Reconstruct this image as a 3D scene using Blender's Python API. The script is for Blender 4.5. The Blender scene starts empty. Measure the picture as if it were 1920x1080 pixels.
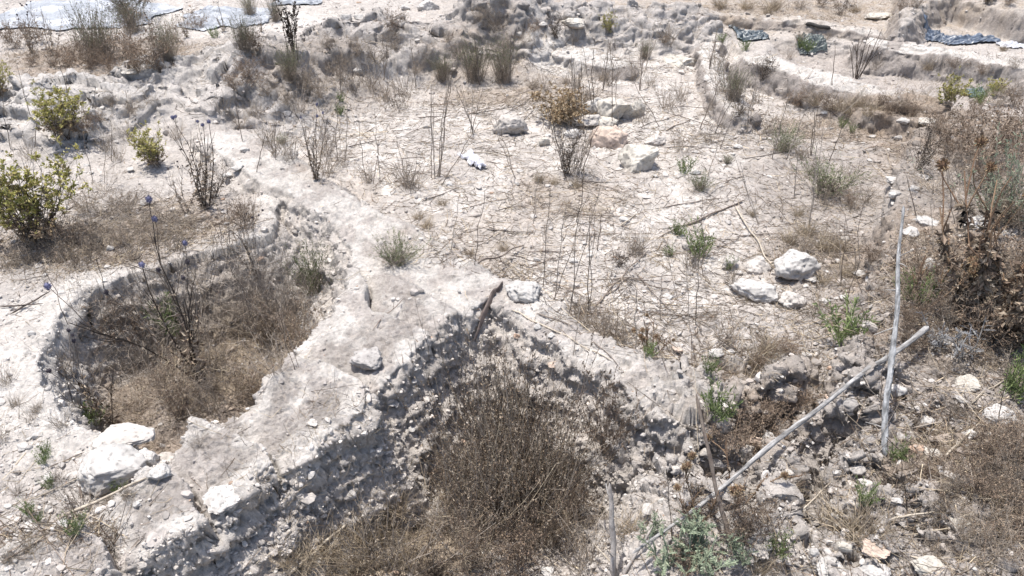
import bpy, math
import numpy as np
from mathutils import Vector, Euler, Matrix

SC = bpy.context.scene
COL = SC.collection
RNG = np.random.default_rng(20)
R = math.radians

# ------------------------------------------------------------------ camera
CAM_H = 2.0
PITCH = R(33.0)
FPX = 1423.0                     # focal length in photo pixels (1920 wide)
SP, CP = math.sin(PITCH), math.cos(PITCH)
cam_d = bpy.data.cameras.new('camera')
cam_d.sensor_width = 36.0
cam_d.lens = 36.0 * FPX / 1920.0
cam_d.clip_start = 0.05
cam_d.clip_end = 2000.0
cam = bpy.data.objects.new('camera', cam_d)
cam.location = (0, 0, CAM_H)
cam.rotation_euler = (R(90) - PITCH, 0, 0)
COL.objects.link(cam)
SC.camera = cam


def ray(px, py):
    u = (px - 960.0) / FPX
    v = (540.0 - py) / FPX
    return np.array([u, CP + v * SP, -SP + v * CP])


def P(px, py, z=0.0):
    """world point where the sight line of a photo pixel meets the level z"""
    d = ray(px, py)
    if d[2] > -0.05:
        d[2] = -0.05
    t = (CAM_H - z) / -d[2]
    return np.array([d[0] * t, d[1] * t, z])


def poly_px(pts, z=0.0):
    return np.array([P(a, b, z)[:2] for a, b in pts], dtype=np.float32)


# ------------------------------------------------------------------ noise
_prm = np.random.default_rng(3)
_ANG = _prm.uniform(0, 2 * np.pi, 4096).astype(np.float32)
_GX, _GY = np.cos(_ANG), np.sin(_ANG)
_g3 = _prm.normal(size=(4096, 3)).astype(np.float32)
_g3 /= np.linalg.norm(_g3, axis=1)[:, None]
_RU = _prm.uniform(0, 1, (4096, 4)).astype(np.float32)


def hsh(ix, iy, iz, seed):
    h = (ix.astype(np.int64) * 73856093) ^ (iy.astype(np.int64) * 19349663) ^ (iz * 83492791 + seed * 2654435)
    h = (h ^ (h >> 13)) * 1274126177
    return ((h ^ (h >> 16)) & 4095).astype(np.int32)


def fade(t):
    return t * t * t * (t * (t * 6 - 15) + 10)


def perlin2(x, y, seed=0):
    xi, yi = np.floor(x), np.floor(y)
    xf, yf = (x - xi).astype(np.float32), (y - yi).astype(np.float32)
    xi, yi = xi.astype(np.int64), yi.astype(np.int64)
    u, v = fade(xf), fade(yf)
    r = []
    for dy in (0, 1):
        for dx in (0, 1):
            h = hsh(xi + dx, yi + dy, 0, seed)
            r.append(_GX[h] * (xf - dx) + _GY[h] * (yf - dy))
    a = r[0] + u * (r[1] - r[0])
    b = r[2] + u * (r[3] - r[2])
    return (a + v * (b - a)) * 1.4


def perlin3(x, y, z, seed=0):
    xi, yi, zi = np.floor(x), np.floor(y), np.floor(z)
    xf, yf, zf = [(a - b).astype(np.float32) for a, b in ((x, xi), (y, yi), (z, zi))]
    xi, yi, zi = xi.astype(np.int64), yi.astype(np.int64), zi.astype(np.int64)
    u, v, w = fade(xf), fade(yf), fade(zf)
    out = []
    for dz in (0, 1):
        r = []
        for dy in (0, 1):
            for dx in (0, 1):
                h = hsh(xi + dx, yi + dy, zi + dz, seed)
                g = _g3[h]
                r.append(g[..., 0] * (xf - dx) + g[..., 1] * (yf - dy) + g[..., 2] * (zf - dz))
        a = r[0] + u * (r[1] - r[0])
        b = r[2] + u * (r[3] - r[2])
        out.append(a + v * (b - a))
    return (out[0] + w * (out[1] - out[0])) * 1.5


def fbm2(x, y, octv=4, seed=0, gain=0.5):
    s, a, f = 0.0, 1.0, 1.0
    for o in range(octv):
        s = s + a * perlin2(x * f, y * f, seed + o * 17)
        a *= gain
        f *= 2.03
    return s


def fbm3(x, y, z, octv=3, seed=0, gain=0.5):
    s, a, f = 0.0, 1.0, 1.0
    for o in range(octv):
        s = s + a * perlin3(x * f, y * f, z * f, seed + o * 17)
        a *= gain
        f *= 2.03
    return s


def worley2(x, y, seed=0):
    xi, yi = np.floor(x), np.floor(y)
    xf, yf = (x - xi).astype(np.float32), (y - yi).astype(np.float32)
    xi, yi = xi.astype(np.int64), yi.astype(np.int64)
    best = np.full(x.shape, 9.0, np.float32)
    rid = np.zeros(x.shape, np.float32)
    for dy in (-1, 0, 1):
        for dx in (-1, 0, 1):
            h = hsh(xi + dx, yi + dy, 0, seed)
            d = (xf - dx - _RU[h, 0]) ** 2 + (yf - dy - _RU[h, 1]) ** 2
            m = d < best
            best[m] = d[m]
            rid[m] = _RU[h, 2][m]
    return np.sqrt(best), rid


def worley3(x, y, z, seed=0):
    xi, yi, zi = np.floor(x), np.floor(y), np.floor(z)
    xf, yf, zf = [(a - b).astype(np.float32) for a, b in ((x, xi), (y, yi), (z, zi))]
    xi, yi, zi = xi.astype(np.int64), yi.astype(np.int64), zi.astype(np.int64)
    best = np.full(x.shape, 9.0, np.float32)
    rid = np.zeros(x.shape, np.float32)
    for dz in (-1, 0, 1):
        for dy in (-1, 0, 1):
            for dx in (-1, 0, 1):
                h = hsh(xi + dx, yi + dy, zi + dz, seed)
                d = (xf - dx - _RU[h, 0]) ** 2 + (yf - dy - _RU[h, 1]) ** 2 + (zf - dz - _RU[h, 2]) ** 2
                m = d < best
                best[m] = d[m]
                rid[m] = _RU[h, 3][m]
    return np.sqrt(best), rid


def clods3(x, y, z, seed=0, tilt=1.0):
    """broken lumps: every cell is a facet of its own level and tilt, with sharp edges between"""
    xi, yi, zi = np.floor(x), np.floor(y), np.floor(z)
    xf, yf, zf = [(a - b).astype(np.float32) for a, b in ((x, xi), (y, yi), (z, zi))]
    xi, yi, zi = xi.astype(np.int64), yi.astype(np.int64), zi.astype(np.int64)
    best = np.full(x.shape, 9.0, np.float32)
    out = np.zeros(x.shape, np.float32)
    for dz in (-1, 0, 1):
        for dy in (-1, 0, 1):
            for dx in (-1, 0, 1):
                h = hsh(xi + dx, yi + dy, zi + dz, seed)
                ox, oy, oz = xf - dx - _RU[h, 0], yf - dy - _RU[h, 1], zf - dz - _RU[h, 2]
                d = ox * ox + oy * oy + oz * oz
                m = d < best
                best[m] = d[m]
                g = _g3[h]
                v = (_RU[h, 3] - 0.5) + tilt * (ox * g[..., 0] + oy * g[..., 1] + oz * g[..., 2]) - 0.25 * d
                out[m] = v[m]
    return out


def sstep(a, b, x):
    t = np.clip((x - a) / (b - a), 0, 1)
    return t * t * (3 - 2 * t)


def poly_sd(x, y, pts):
    """signed distance, positive inside"""
    d = np.full(x.shape, 1e9, np.float32)
    ins = np.zeros(x.shape, bool)
    n = len(pts)
    for i in range(n):
        ax, ay = pts[i]
        bx, by = pts[(i + 1) % n]
        ex, ey = bx - ax, by - ay
        wx, wy = x - ax, y - ay
        t = np.clip((wx * ex + wy * ey) / (ex * ex + ey * ey + 1e-12), 0, 1)
        d = np.minimum(d, (wx - ex * t) ** 2 + (wy - ey * t) ** 2)
        c = ((ay <= y) & (by > y)) | ((by <= y) & (ay > y))
        if abs(ey) > 1e-12:
            ins ^= c & (x < ax + (y - ay) * ex / ey)
    d = np.sqrt(d)
    return np.where(ins, d, -d)


def line_d(x, y, pts):
    d = np.full(x.shape, 1e9, np.float32)
    for (ax, ay), (bx, by) in zip(pts[:-1], pts[1:]):
        ex, ey = bx - ax, by - ay
        wx, wy = x - ax, y - ay
        t = np.clip((wx * ex + wy * ey) / (ex * ex + ey * ey + 1e-12), 0, 1)
        d = np.minimum(d, (wx - ex * t) ** 2 + (wy - ey * t) ** 2)
    return np.sqrt(d)


def smax(a, b, k):
    h = np.clip(0.5 + 0.5 * (a - b) / k, 0, 1)
    return b + (a - b) * h + k * h * (1 - h)


def zone(x, y, px, py, rx, ry, z=0.0, soft=0.6):
    """soft elliptical patch of ground, sized where it lies; 1 in the middle, 0 outside"""
    c = P(px, py, z)
    t = math.dist(c, (0, 0, CAM_H))
    a = P(px, py + ry, z)[1]
    b = P(px, py - ry, z)[1]
    rx_m = rx * t / FPX
    ry_m = max(0.5 * abs(b - a), 0.02)
    q = np.sqrt(((x - c[0]) / rx_m) ** 2 + ((y - 0.5 * (a + b)) / ry_m) ** 2)
    return 1 - sstep(1 - soft * 0.5, 1 + soft * 0.5, q)


# ------------------------------------------------------------------ layout of the ground
BAULK = poly_px([(-260, 1190), (0, 1062), (150, 1000), (280, 900), (345, 865), (372, 812), (480, 783), (530, 705),
                 (600, 630), (650, 565), (672, 500), (640, 432), (560, 385), (470, 345), (425, 312), (378, 262),
                 (385, 238), (480, 262), (600, 342), (720, 412), (810, 452), (930, 516), (1020, 552), (1085, 600),
                 (1150, 645), (1240, 664), (1330, 695), (1350, 790), (1285, 800), (1215, 765), (1170, 725), (1100, 680),
                 (1000, 625), (950, 580), (925, 562), (880, 590), (835, 612), (770, 690), (703, 742), (682, 800), (608, 852),
                 (484, 916), (408, 978), (358, 1014), (228, 1090), (120, 1155), (-60, 1260)])
LPIT = poly_px([(492, 436), (502, 398), (525, 368), (600, 380), (700, 440), (720, 500), (720, 560), (620, 680), (480, 830), (340, 870), (262, 848), (200, 800), (118, 785), (60, 720), (72, 625), (145, 540), (230, 498), (350, 462)])
NPIT = poly_px([(930, 540), (600, 760), (200, 985), (-60, 1150), (-60, 1500), (1120, 1500), (1150, 1100), (1190, 1000),
                (1225, 905), (1262, 840), (1350, 770), (1200, 680), (1050, 600)])
FLOOR = poly_px([(430, 205), (380, 245), (500, 300), (640, 400), (760, 455), (900, 530), (1000, 570), (1080, 630), (1200, 680),
                 (1330, 715), (1420, 705), (1500, 680), (1590, 665), (1632, 600), (1655, 470), (1690, 330),
                 (1735, 235), (1560, 180), (1440, 120), (1350, 40), (1150, 45), (980, 60), (850, 110), (560, 150)])
GULLY = poly_px([(1330, 745), (1420, 735), (1530, 700), (1600, 690), (1560, 740), (1480, 800), (1400, 850), (1330, 880),
                 (1270, 880), (1290, 810)])
YARD = poly_px([(1445, 62), (1640, 80), (1920, 125), (2100, 170), (2050, 240), (1925, 215), (1760, 182), (1520, 128), (1440, 98)])
TERR = poly_px([(1690, 36), (1722, 14), (1756, -16), (1800, -28), (1925, 2), (2400, 30), (2600, -60), (1700, -60)], 0.3)


def walls():
    L = []
    L.append(('near', poly_px([(1425, 106), (1520, 134), (1620, 158), (1745, 186)], 0.06), 0.06, 0.15))
    L.append(('middle', poly_px([(1645, 78), (1780, 93), (1913, 118), (2150, 165)], 0.07), 0.07, 0.13))
    L.append(('far', poly_px([(1310, 18), (1400, 24), (1490, 36), (1640, 58)], 0.05), 0.05, 0.10))
    L.append(('ridge', poly_px([(1325, 62), (1338, 130), (1372, 190), (1392, 208)], -0.03), -0.03, 0.10))
    L.append(('slab', poly_px([(1015, 82), (1080, 95), (1150, 110)], -0.02), -0.02, 0.16))
    L.append(('back', poly_px([(1090, 32), (1180, 42), (1290, 60), (1330, 66)], 0.0), 0.0, 0.12))
    return L


WALLS = walls()
HEAPS = [  # polyline in pixels, crest height, half width of crest, run-out
    ([(470, 120), (560, 78), (640, 50), (730, 40), (830, 36), (930, 30)], 0.30, 0.12, 0.85),
    ([(930, 18), (1040, 4), (1180, 8), (1290, 6)], 0.30, 0.10, 0.55),
    ([(300, 122), (385, 92), (462, 100)], 0.19, 0.05, 0.40),
    ([(-60, 150), (60, 148), (150, 158), (235, 170)], 0.19, 0.06, 0.45),
    ([(-60, 215), (40, 200), (120, 215)], 0.14, 0.06, 0.40),
    ([(250, 140), (300, 130)], 0.12, 0.05, 0.3),
]

F32 = np.float32


def axis_arm():
    a = P(905, 590)[:2]
    b = P(60, 1085)[:2]
    d = b - a
    L = np.linalg.norm(d)
    d = d / L
    return a, d, np.array([-d[1], d[0]])


def height(x, y):
    """ground level and the masks that steer roughness and soil colour"""
    wx = x + 0.026 * fbm2(x * 4, y * 4, 3, 5)
    wy = y + 0.026 * fbm2(x * 4, y * 4, 3, 91)
    lo = fbm2(x * 1.1, y * 1.1, 3, 11)
    mid = fbm2(x * 5, y * 5, 4, 23)
    mlo = fbm2(x * 3.5, y * 3.5, 2, 29)
    z = -0.06 + 0.035 * lo + 0.012 * mid
    # right hand side, higher ground
    right = sstep(0.95, 1.6, x - 0.10 * (y - 2.2)) * (1 - sstep(4.5, 6.5, y))
    z = z + 0.10 * right + 0.02 * right * mid
    # rough strip in front right
    rr = zone(x, y, 1480, 850, 260, 260, 0, 0.8)
    z = z + rr * (0.05 * mid + 0.03)
    crk = poly_px([(1585, 800), (1548, 840), (1532, 905), (1520, 945)])
    dcr = line_d(wx, wy, crk)
    z = z - 0.17 * (1 - sstep(0.01, 0.085, dcr))
    crk2 = poly_px([(1390, 845), (1420, 900), (1400, 935)])
    z = z - 0.13 * (1 - sstep(0.02, 0.10, line_d(wx, wy, crk2)))
    crk3 = poly_px([(1500, 715), (1545, 690), (1560, 650)])
    z = z - 0.12 * (1 - sstep(0.02, 0.10, line_d(wx, wy, crk3)))
    crk4 = poly_px([(1642, 700), (1640, 610), (1655, 540)])
    z = z - 0.06 * (1 - sstep(0.01, 0.08, line_d(wx, wy, crk4)))
    # floor of the square beyond the baulk
    sf = poly_sd(wx, wy, FLOOR)
    kf = sstep(-0.03, 0.09, sf)
    fl = -0.15 + 0.022 * lo + 0.010 * mid
    z = z + (fl - z) * kf
    # gully between right arm and rubble
    sg = poly_sd(wx, wy, GULLY)
    z = z + (-0.20 + 0.03 * mid - z) * sstep(-0.05, 0.08, sg)
    # lower yard behind the near wall
    sy = poly_sd(wx, wy, YARD)
    z = z + (-0.16 + 0.02 * mid - z) * sstep(-0.02, 0.15, sy)
    # left pit
    sl = poly_sd(wx, wy, LPIT)
    lw = 0.17 + 0.26 * sstep(-2.7, -2.2, x) * sstep(2.9, 3.3, y)
    kl = sstep(-0.015, 1.0, (sl + 0.03 * mlo) / lw)
    lp = -0.40 + 0.05 * lo + 0.03 * mid
    z = z + (lp - z) * kl
    # near pit
    sn = poly_sd(wx, wy, NPIT)
    kn = sstep(-0.05, 0.26, sn + 0.03 * mlo)
    npf = -0.47 + 0.03 * mid + 0.14 * sstep(2.3, 1.3, y)
    z = z + (npf - z) * kn
    # left rim is a little proud and smooth
    rim = (1 - sstep(0.02, 0.30, -sl)) * (sl < 0.05)
    z = z + 0.05 * rim * (1 - kl)
    # spoil heaps
    heap = np.zeros_like(x)
    for pts, zc, hw, run in HEAPS:
        pl = poly_px(pts, zc * 0.8)
        d = line_d(wx, wy, pl)
        k = 1 - sstep(hw, hw + run, d)
        heap = np.maximum(heap, k)
        rough = 0.72 + 0.35 * np.clip(fbm2(x * 1.9, y * 1.9, 3, 41), -0.8, 0.8)
        z = z + k * (zc + 0.02) * np.clip(rough, 0.4, 1.1)
    lump = np.maximum(0, fbm2(x * 2.6, y * 2.6, 3, 61)) * 0.07
    step_ = 0.5 + 1.2 * fbm2(x * 1.5 + 7, y * 1.5, 2, 67)
    lump = lump + 0.06 * sstep(0.0, 0.10, (step_ + 2.2 * heap) % 0.9 - 0.45) * sstep(.05, .3, heap)
    z = z + heap * lump
    # terrace at the far right
    st = poly_sd(wx, wy, TERR)
    kt = sstep(-0.10, 0.05, st)
    z = z + kt * (0.25 + 0.03 * mid)
    # earth walls
    wall_id = np.zeros(x.shape, np.int8)
    wallk = np.zeros_like(x)
    for i, (nm, pl, zt, hw) in enumerate(WALLS):
        d = line_d(x, y, pl) + 0.035 * mlo
        prof = zt + 0.02 * lo + 0.012 * mid - np.maximum(0, d - hw) * 1.5
        prof = prof - 0.03 * np.clip(d / hw, 0, 1) ** 2
        inside = prof > z
        wall_id[inside] = i + 2
        wallk = np.maximum(wallk, np.where(inside, 1, 0))
        z = smax(prof, z, 0.012)
    # foreground baulk
    sb = poly_sd(wx, wy, BAULK)
    a, dv, nv = axis_arm()
    s = (x - a[0]) * dv[0] + (y - a[1]) * dv[1]
    tt = (x - a[0]) * nv[0] + (y - a[1]) * nv[1]
    ztop = 0.0 + 0.015 * lo + 0.010 * mid + 0.05 * sstep(3.0, 4.2, y)
    # crust plates along the left arm
    arm = sstep(0.05, 0.15, s) * sstep(3.35, 3.1, y)
    bnds = [0.02, 0.36, 0.76, 1.24, 1.50, 1.78, 2.2]
    sw = s + 0.05 * np.sin(tt * 9 + 1.0) + 0.02 * mid + 0.25 * tt * tt
    plate = np.zeros_like(x)
    groove = np.zeros_like(x)
    pin = np.zeros_like(x)
    for b0, b1 in zip(bnds[:-1], bnds[1:]):
        q = (sw - b0) / (b1 - b0)
        m = (q >= 0) & (q < 1)
        plate = np.where(m, 0.080 * (1 - q) ** 0.8 + 0.012 * np.sin(np.pi * q), plate)
        pin = np.where(m, np.sin(np.pi * np.clip(q, 0, 1)) ** .7, pin)
        groove = np.maximum(groove, np.exp(-((sw - b0 + 0.010) / 0.009) ** 2))
    ztop = ztop + arm * sstep(-.06, -.01, sb) * (plate - 0.035 * groove)
    # shallow saddle where the left pit lip meets the arm
    drop = np.maximum(0, -sb)
    gentle = sstep(-0.15, -0.35, x + 0.25 * (y - 3.2)) * sstep(2.75, 3.05, y)          # eroded side of the back arm
    slope = (1.8 + 0.7 * mlo + 0.9 * sstep(0.10, 0.0, drop) * (0.3 + mlo)) * (1 - gentle) + gentle * (0.85 + .4 * mlo)
    qs = drop / 0.085 + 1.1 * fbm2(x * 2.2, y * 2.2, 2, 71) + 0.15 * mid
    ledge = (np.floor(qs) + sstep(0.0, 0.62, qs % 1.0)) - qs                                # benches left by rain in the face
    drop = np.maximum(0, drop + 0.05 * ledge * sstep(0.0, .06, drop) * (1 - gentle))
    drop = np.maximum(0, -sb)
    rnd = 0.010 * np.clip(1 - sb / 0.03, 0, 1) ** 2
    prof = ztop - rnd - drop * np.clip(slope, 1.1, 4.5)
    inb = prof > z
    wall_id[inb] = 1
    baulkk = np.where(inb, 1.0, 0.0)
    top = (inb & (sb > 0.0))
    z = smax(prof, z, 0.008)
    return z, dict(heap=heap, right=right, rr=rr, kf=kf, kl=kl, kn=kn, sl=sl, sn=sn, sb=sb, kt=kt, rim=rim, mid=mid, lo=lo,
                   wid=wall_id, wallk=wallk, baulkk=baulkk, top=top, sg=sg, sf=sf, sy=sy, pin=pin * arm * sstep(0.03, 0.09, sb))


# ------------------------------------------------------------------ terrain grid (finer near the viewer)
py_rows = np.concatenate([np.linspace(1290, 300, 680), np.linspace(300, 150, 150)[1:], np.linspace(150, -45, 440)[1:]])
ys_dense = np.array([P(960, p, -0.2)[1] for p in py_rows])
ys = np.concatenate([np.linspace(-6, ys_dense[0], 30)[:-1], ys_dense,
                     ys_dense[-1] * np.geomspace(1.02, 40, 70)])
us_d = np.linspace(-0.86, 0.86, 1010)
ext = 0.86 * np.geomspace(1.01, 6, 22)
us = np.concatenate([-ext[::-1], us_d, ext])
dep = np.maximum(CP * ys + 2.2 * SP, 1.7)
GXX = (us[None, :] * dep[:, None]).astype(F32)
GYY = np.repeat(ys[:, None], len(us), 1).astype(F32)
NRW, NCL = GXX.shape
GZ, MK = height(GXX.ravel(), GYY.ravel())
GZ = GZ.reshape(NRW, NCL)
MK = {k: v.reshape(NRW, NCL) for k, v in MK.items()}
far = sstep(14, 40, GYY)
GZ = (GZ * (1 - far)).astype(F32)


def grid_normals(X, Y, Z):
    p = np.stack([X, Y, Z], -1)
    du = np.empty_like(p)
    dv = np.empty_like(p)
    du[:, 1:-1] = p[:, 2:] - p[:, :-2]
    du[:, 0] = p[:, 1] - p[:, 0]
    du[:, -1] = p[:, -1] - p[:, -2]
    dv[1:-1] = p[2:] - p[:-2]
    dv[0] = p[1] - p[0]
    dv[-1] = p[-1] - p[-2]
    n = np.cross(du, dv)
    n /= np.linalg.norm(n, axis=-1)[..., None] + 1e-12
    return n


NRM = grid_normals(GXX, GYY, GZ)
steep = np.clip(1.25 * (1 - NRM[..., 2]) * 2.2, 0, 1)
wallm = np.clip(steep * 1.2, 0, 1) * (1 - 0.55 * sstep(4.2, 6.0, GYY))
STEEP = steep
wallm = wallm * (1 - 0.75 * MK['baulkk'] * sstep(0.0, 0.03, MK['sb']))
rough = np.clip(wallm + 0.8 * MK['heap'] * np.clip(0.40 + 1.3 * MK['mid'], 0, 1) + 0.7 * MK['rr'] + 0.25 * MK['right'] + 0.3 * MK['wallk'], 0, 1)
rough *= 1 - 0.6 * MK['rim'] * (1 - MK['kl'])
near_only = (GYY > 0.6) & (GYY < 13)
DX = np.zeros((NRW, NCL), F32)
fx, fy, fz = GXX.ravel(), GYY.ravel(), GZ.ravel()
disp = np.zeros(fx.shape, F32)
w = rough.ravel()
wm = wallm.ravel()
idx = np.where((w > 0.08) & near_only.ravel())[0]
x, y, zz = fx[idx], fy[idx], fz[idx]
wi, wmi = w[idx], wm[idx]
fs = sstep(3.8, 5, y)
d = (0.020 * (1 - fs) * fbm3(x * 8, y * 8, zz * 10, 4, 7, .6) + 0.045 * fs * fbm3(x * 5, y * 5, zz * 6, 2, 7, .5)) * wi
d += 0.022 * wmi * perlin3(x * 3, y * 3, zz * 26, 13)                      # layering of the earth
wq = 0.012 * fbm3(x * 22, y * 22, zz * 22, 2, 55)
near1 = 1 - sstep(3.6, 5.0, y)
d += wi * near1 * 0.017 * clods3((x + wq) / 0.055, (y + wq) / 0.055, (zz - wq) / 0.042, 3)
d += wi * near1 * 0.011 * clods3((x + wq) / 0.023, (y - wq) / 0.023, (zz + wq) / 0.019, 4)
d += wi * (1 - near1) * 0.042 * clods3((x + wq) / 0.12, (y - wq) / 0.12, (zz + wq) / 0.09, 5)
d += wi * (1 - near1) * 0.010 * clods3((x + wq) / 0.05, (y - wq) / 0.05, (zz + wq) / 0.04, 6)
f1, rid = worley3(x / 0.065, y / 0.065, zz / 0.05, 3)
d += wi * np.maximum(0.55 - f1, -.05) * 0.030 * np.where(rid > .75, rid, 0)
f1, rid = worley3(x / 0.028, y / 0.028, zz / 0.024, 4)
d += wi * np.maximum(0.5 - f1, 0) * 0.026 * np.where(rid > .7, rid, 0)
f1, rid = worley3(x / 0.016, y / 0.016, zz / 0.015, 6)
d += wi * (0.5 - f1) * 0.008 * (0.1 + rid) * (1 - sstep(3.5, 5, y))
rrm = np.clip(MK['rr'].ravel()[idx], 0, 1)
d += rrm * 0.055 * clods3((x + wq) / 0.10, (y - wq) / 0.10, (zz + wq) / 0.08, 26, 1.3)
f1, rid = worley3(x / 0.14, y / 0.14, zz / 0.11, 16)
d += wi * sstep(3.6, 5, y) * np.maximum(0.6 - f1, 0) * 0.06 * rid
disp[idx] += d
idx = np.where(near_only.ravel())[0]
x, y = fx[idx], fy[idx]
wi = w[idx]
f1, rid = worley2(x / 0.05, y / 0.05, 8)
crumb = sstep(-0.15, 0.35, fbm2(x * 2.3, y * 2.3, 3, 77))
onfl = np.clip(1 - wi, 0, 1) * (1 - sstep(.12, .45, STEEP.ravel()[idx]))
disp[idx] += onfl * np.maximum(0, (0.42 - f1)) * 0.042 * np.where(rid > 0.62, rid, 0) * crumb
f1, rid = worley2(x / 0.022, y / 0.022, 9)
disp[idx] += onfl * np.maximum(0, (0.45 - f1)) * 0.024 * np.where(rid > 0.45, rid, 0) * (0.35 + 0.65 * crumb)
disp[idx] += onfl * 0.006 * fbm2(x * 30, y * 30, 3, 31, .65)
topk = ((MK['baulkk'] * (MK['sb'] > 0)).ravel()[idx]) * onfl
disp[idx] += topk * 0.010 * clods3(x / 0.075 + .3 * fbm2(x * 9, y * 9, 2, 3), y / 0.075, x * 0, 41, .9) * sstep(-.3, .3, fbm2(x * 4, y * 4, 2, 45))
disp[idx] += topk * 0.005 * clods3(x / 0.022, y / 0.022, x * 0, 42, 1)
disp[idx] += onfl * (1 - topk) * 0.006 * clods3(x / 0.03, y / 0.03, x * 0, 43, 1) * crumb
disp = disp.reshape(NRW, NCL)
GP = np.stack([GXX, GYY, GZ], -1) + NRM * disp[..., None]
# crust lip: the top skin of the baulk overhangs the pit faces a little
lip = MK['baulkk'] * (1 - sstep(0.0, 0.05, np.abs(MK['sb'] + 0.015))) * (0.4 + 0.8 * np.clip(MK['mid'], -0.4, 0.8))
hn = NRM.copy()
hn[..., 2] = 0
hn /= np.linalg.norm(hn, axis=-1)[..., None] + 1e-6
GP += hn * (lip * 0.010 * (steep > 0.12))[..., None]
GNR = grid_normals(GP[..., 0], GP[..., 1], GP[..., 2])


def gz(px, py):
    """ground level under a world point"""
    px = np.asarray(px, float)
    py = np.asarray(py, float)
    r = np.clip(np.interp(py, ys, np.arange(NRW)), 0, NRW - 1.001)
    dd = np.maximum(CP * py + 2.2 * SP, 1.7)
    c = np.clip(np.interp(px / dd, us, np.arange(NCL)), 0, NCL - 1.001)
    r0, c0 = r.astype(int), c.astype(int)
    fr, fc = r - r0, c - c0
    Z = GP[..., 2]
    return (Z[r0, c0] * (1 - fr) * (1 - fc) + Z[r0 + 1, c0] * fr * (1 - fc) + Z[r0, c0 + 1] * (1 - fr) * fc
            + Z[r0 + 1, c0 + 1] * fr * fc)


_T = np.linspace(1.0, 16, 5200)


def hit(px, py):
    """the spot on the ground seen at a photo pixel"""
    d = ray(px, py)
    q = d[None, :] * _T[:, None]
    below = (q[:, 2] + CAM_H) < gz(q[:, 0], q[:, 1])
    k = int(np.argmax(below)) if below.any() else len(_T) - 1
    g = q[k]
    return np.array([g[0], g[1], float(gz(g[0], g[1]))])


def rng_of(p):
    return math.sqrt(p[0] ** 2 + p[1] ** 2 + (CAM_H - p[2]) ** 2)


def depth_of(p):
    return p[1] * CP + (CAM_H - p[2]) * SP


# ------------------------------------------------------------------ materials
def new_mat(name):
    m = bpy.data.materials.new(name)
    m.use_nodes = True
    nt = m.node_tree
    for n in list(nt.nodes):
        nt.nodes.remove(n)
    out = nt.nodes.new('ShaderNodeOutputMaterial')
    b = nt.nodes.new('ShaderNodeBsdfPrincipled')
    nt.links.new(b.outputs[0], out.inputs[0])
    b.inputs['Specular IOR Level'].default_value = 0.25
    return m, nt, b


def node(nt, kind, **kw):
    n = nt.nodes.new(kind)
    for k, v in kw.items():
        if k.startswith('i_'):
            n.inputs[k[2:].replace('_', ' ')].default_value = v
        else:
            setattr(n, k, v)
    return n


def soil_material(name, scale=1.0, bump=0.55):
    m, nt, b = new_mat(name)
    L = nt.links
    at = node(nt, 'ShaderNodeAttribute', attribute_name='soil')
    tc = node(nt, 'ShaderNodeTexCoord')
    n1 = node(nt, 'ShaderNodeTexNoise', i_Scale=9.0 * scale, i_Detail=8.0, i_Roughness=0.7)
    n2 = node(nt, 'ShaderNodeTexNoise', i_Scale=70.0 * scale, i_Detail=6.0, i_Roughness=0.75)
    v = node(nt, 'ShaderNodeTexVoronoi', i_Scale=55.0 * scale)
    for n in (n1, n2, v):
        L.new(tc.outputs['Object'], n.inputs['Vector'])
    r1 = node(nt, 'ShaderNodeMapRange')
    r1.inputs[1].default_value, r1.inputs[2].default_value = 0.3, 0.7
    r1.inputs[3].default_value, r1.inputs[4].default_value = 0.82, 1.14
    L.new(n1.outputs[0], r1.inputs[0])
    r2 = node(nt, 'ShaderNodeMapRange')
    r2.inputs[1].default_value, r2.inputs[2].default_value = 0.3, 0.7
    r2.inputs[3].default_value, r2.inputs[4].default_value = 0.74, 1.2
    L.new(n2.outputs[0], r2.inputs[0])
    r3 = node(nt, 'ShaderNodeMapRange')
    r3.inputs[3].default_value, r3.inputs[4].default_value = 0.85, 1.15
    L.new(v.outputs['Color'], r3.inputs[0])
    mm = node(nt, 'ShaderNodeMath', operation='MULTIPLY')
    L.new(r1.outputs[0], mm.inputs[0])
    L.new(r2.outputs[0], mm.inputs[1])
    m2 = node(nt, 'ShaderNodeMath', operation='MULTIPLY')
    L.new(mm.outputs[0], m2.inputs[0])
    L.new(r3.outputs[0], m2.inputs[1])
    vm = node(nt, 'ShaderNodeVectorMath', operation='SCALE')
    L.new(at.outputs['Color'], vm.inputs[0])
    L.new(m2.outputs[0], vm.inputs['Scale'])
    L.new(vm.outputs[0], b.inputs['Base Color'])
    b.inputs['Roughness'].default_value = 0.95
    b.inputs['Specular IOR Level'].default_value = 0.1
    n3 = node(nt, 'ShaderNodeTexNoise', i_Scale=160.0 * scale, i_Detail=5.0, i_Roughness=0.7)
    L.new(tc.outputs['Object'], n3.inputs['Vector'])
    bp = node(nt, 'ShaderNodeBump', i_Strength=bump, i_Distance=0.012)
    L.new(n3.outputs[0], bp.inputs['Height'])
    bp2 = node(nt, 'ShaderNodeBump', i_Strength=bump, i_Distance=0.02)
    L.new(n2.outputs[0], bp2.inputs['Height'])
    L.new(bp.outputs[0], bp2.inputs['Normal'])
    L.new(bp2.outputs[0], b.inputs['Normal'])
    return m


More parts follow.
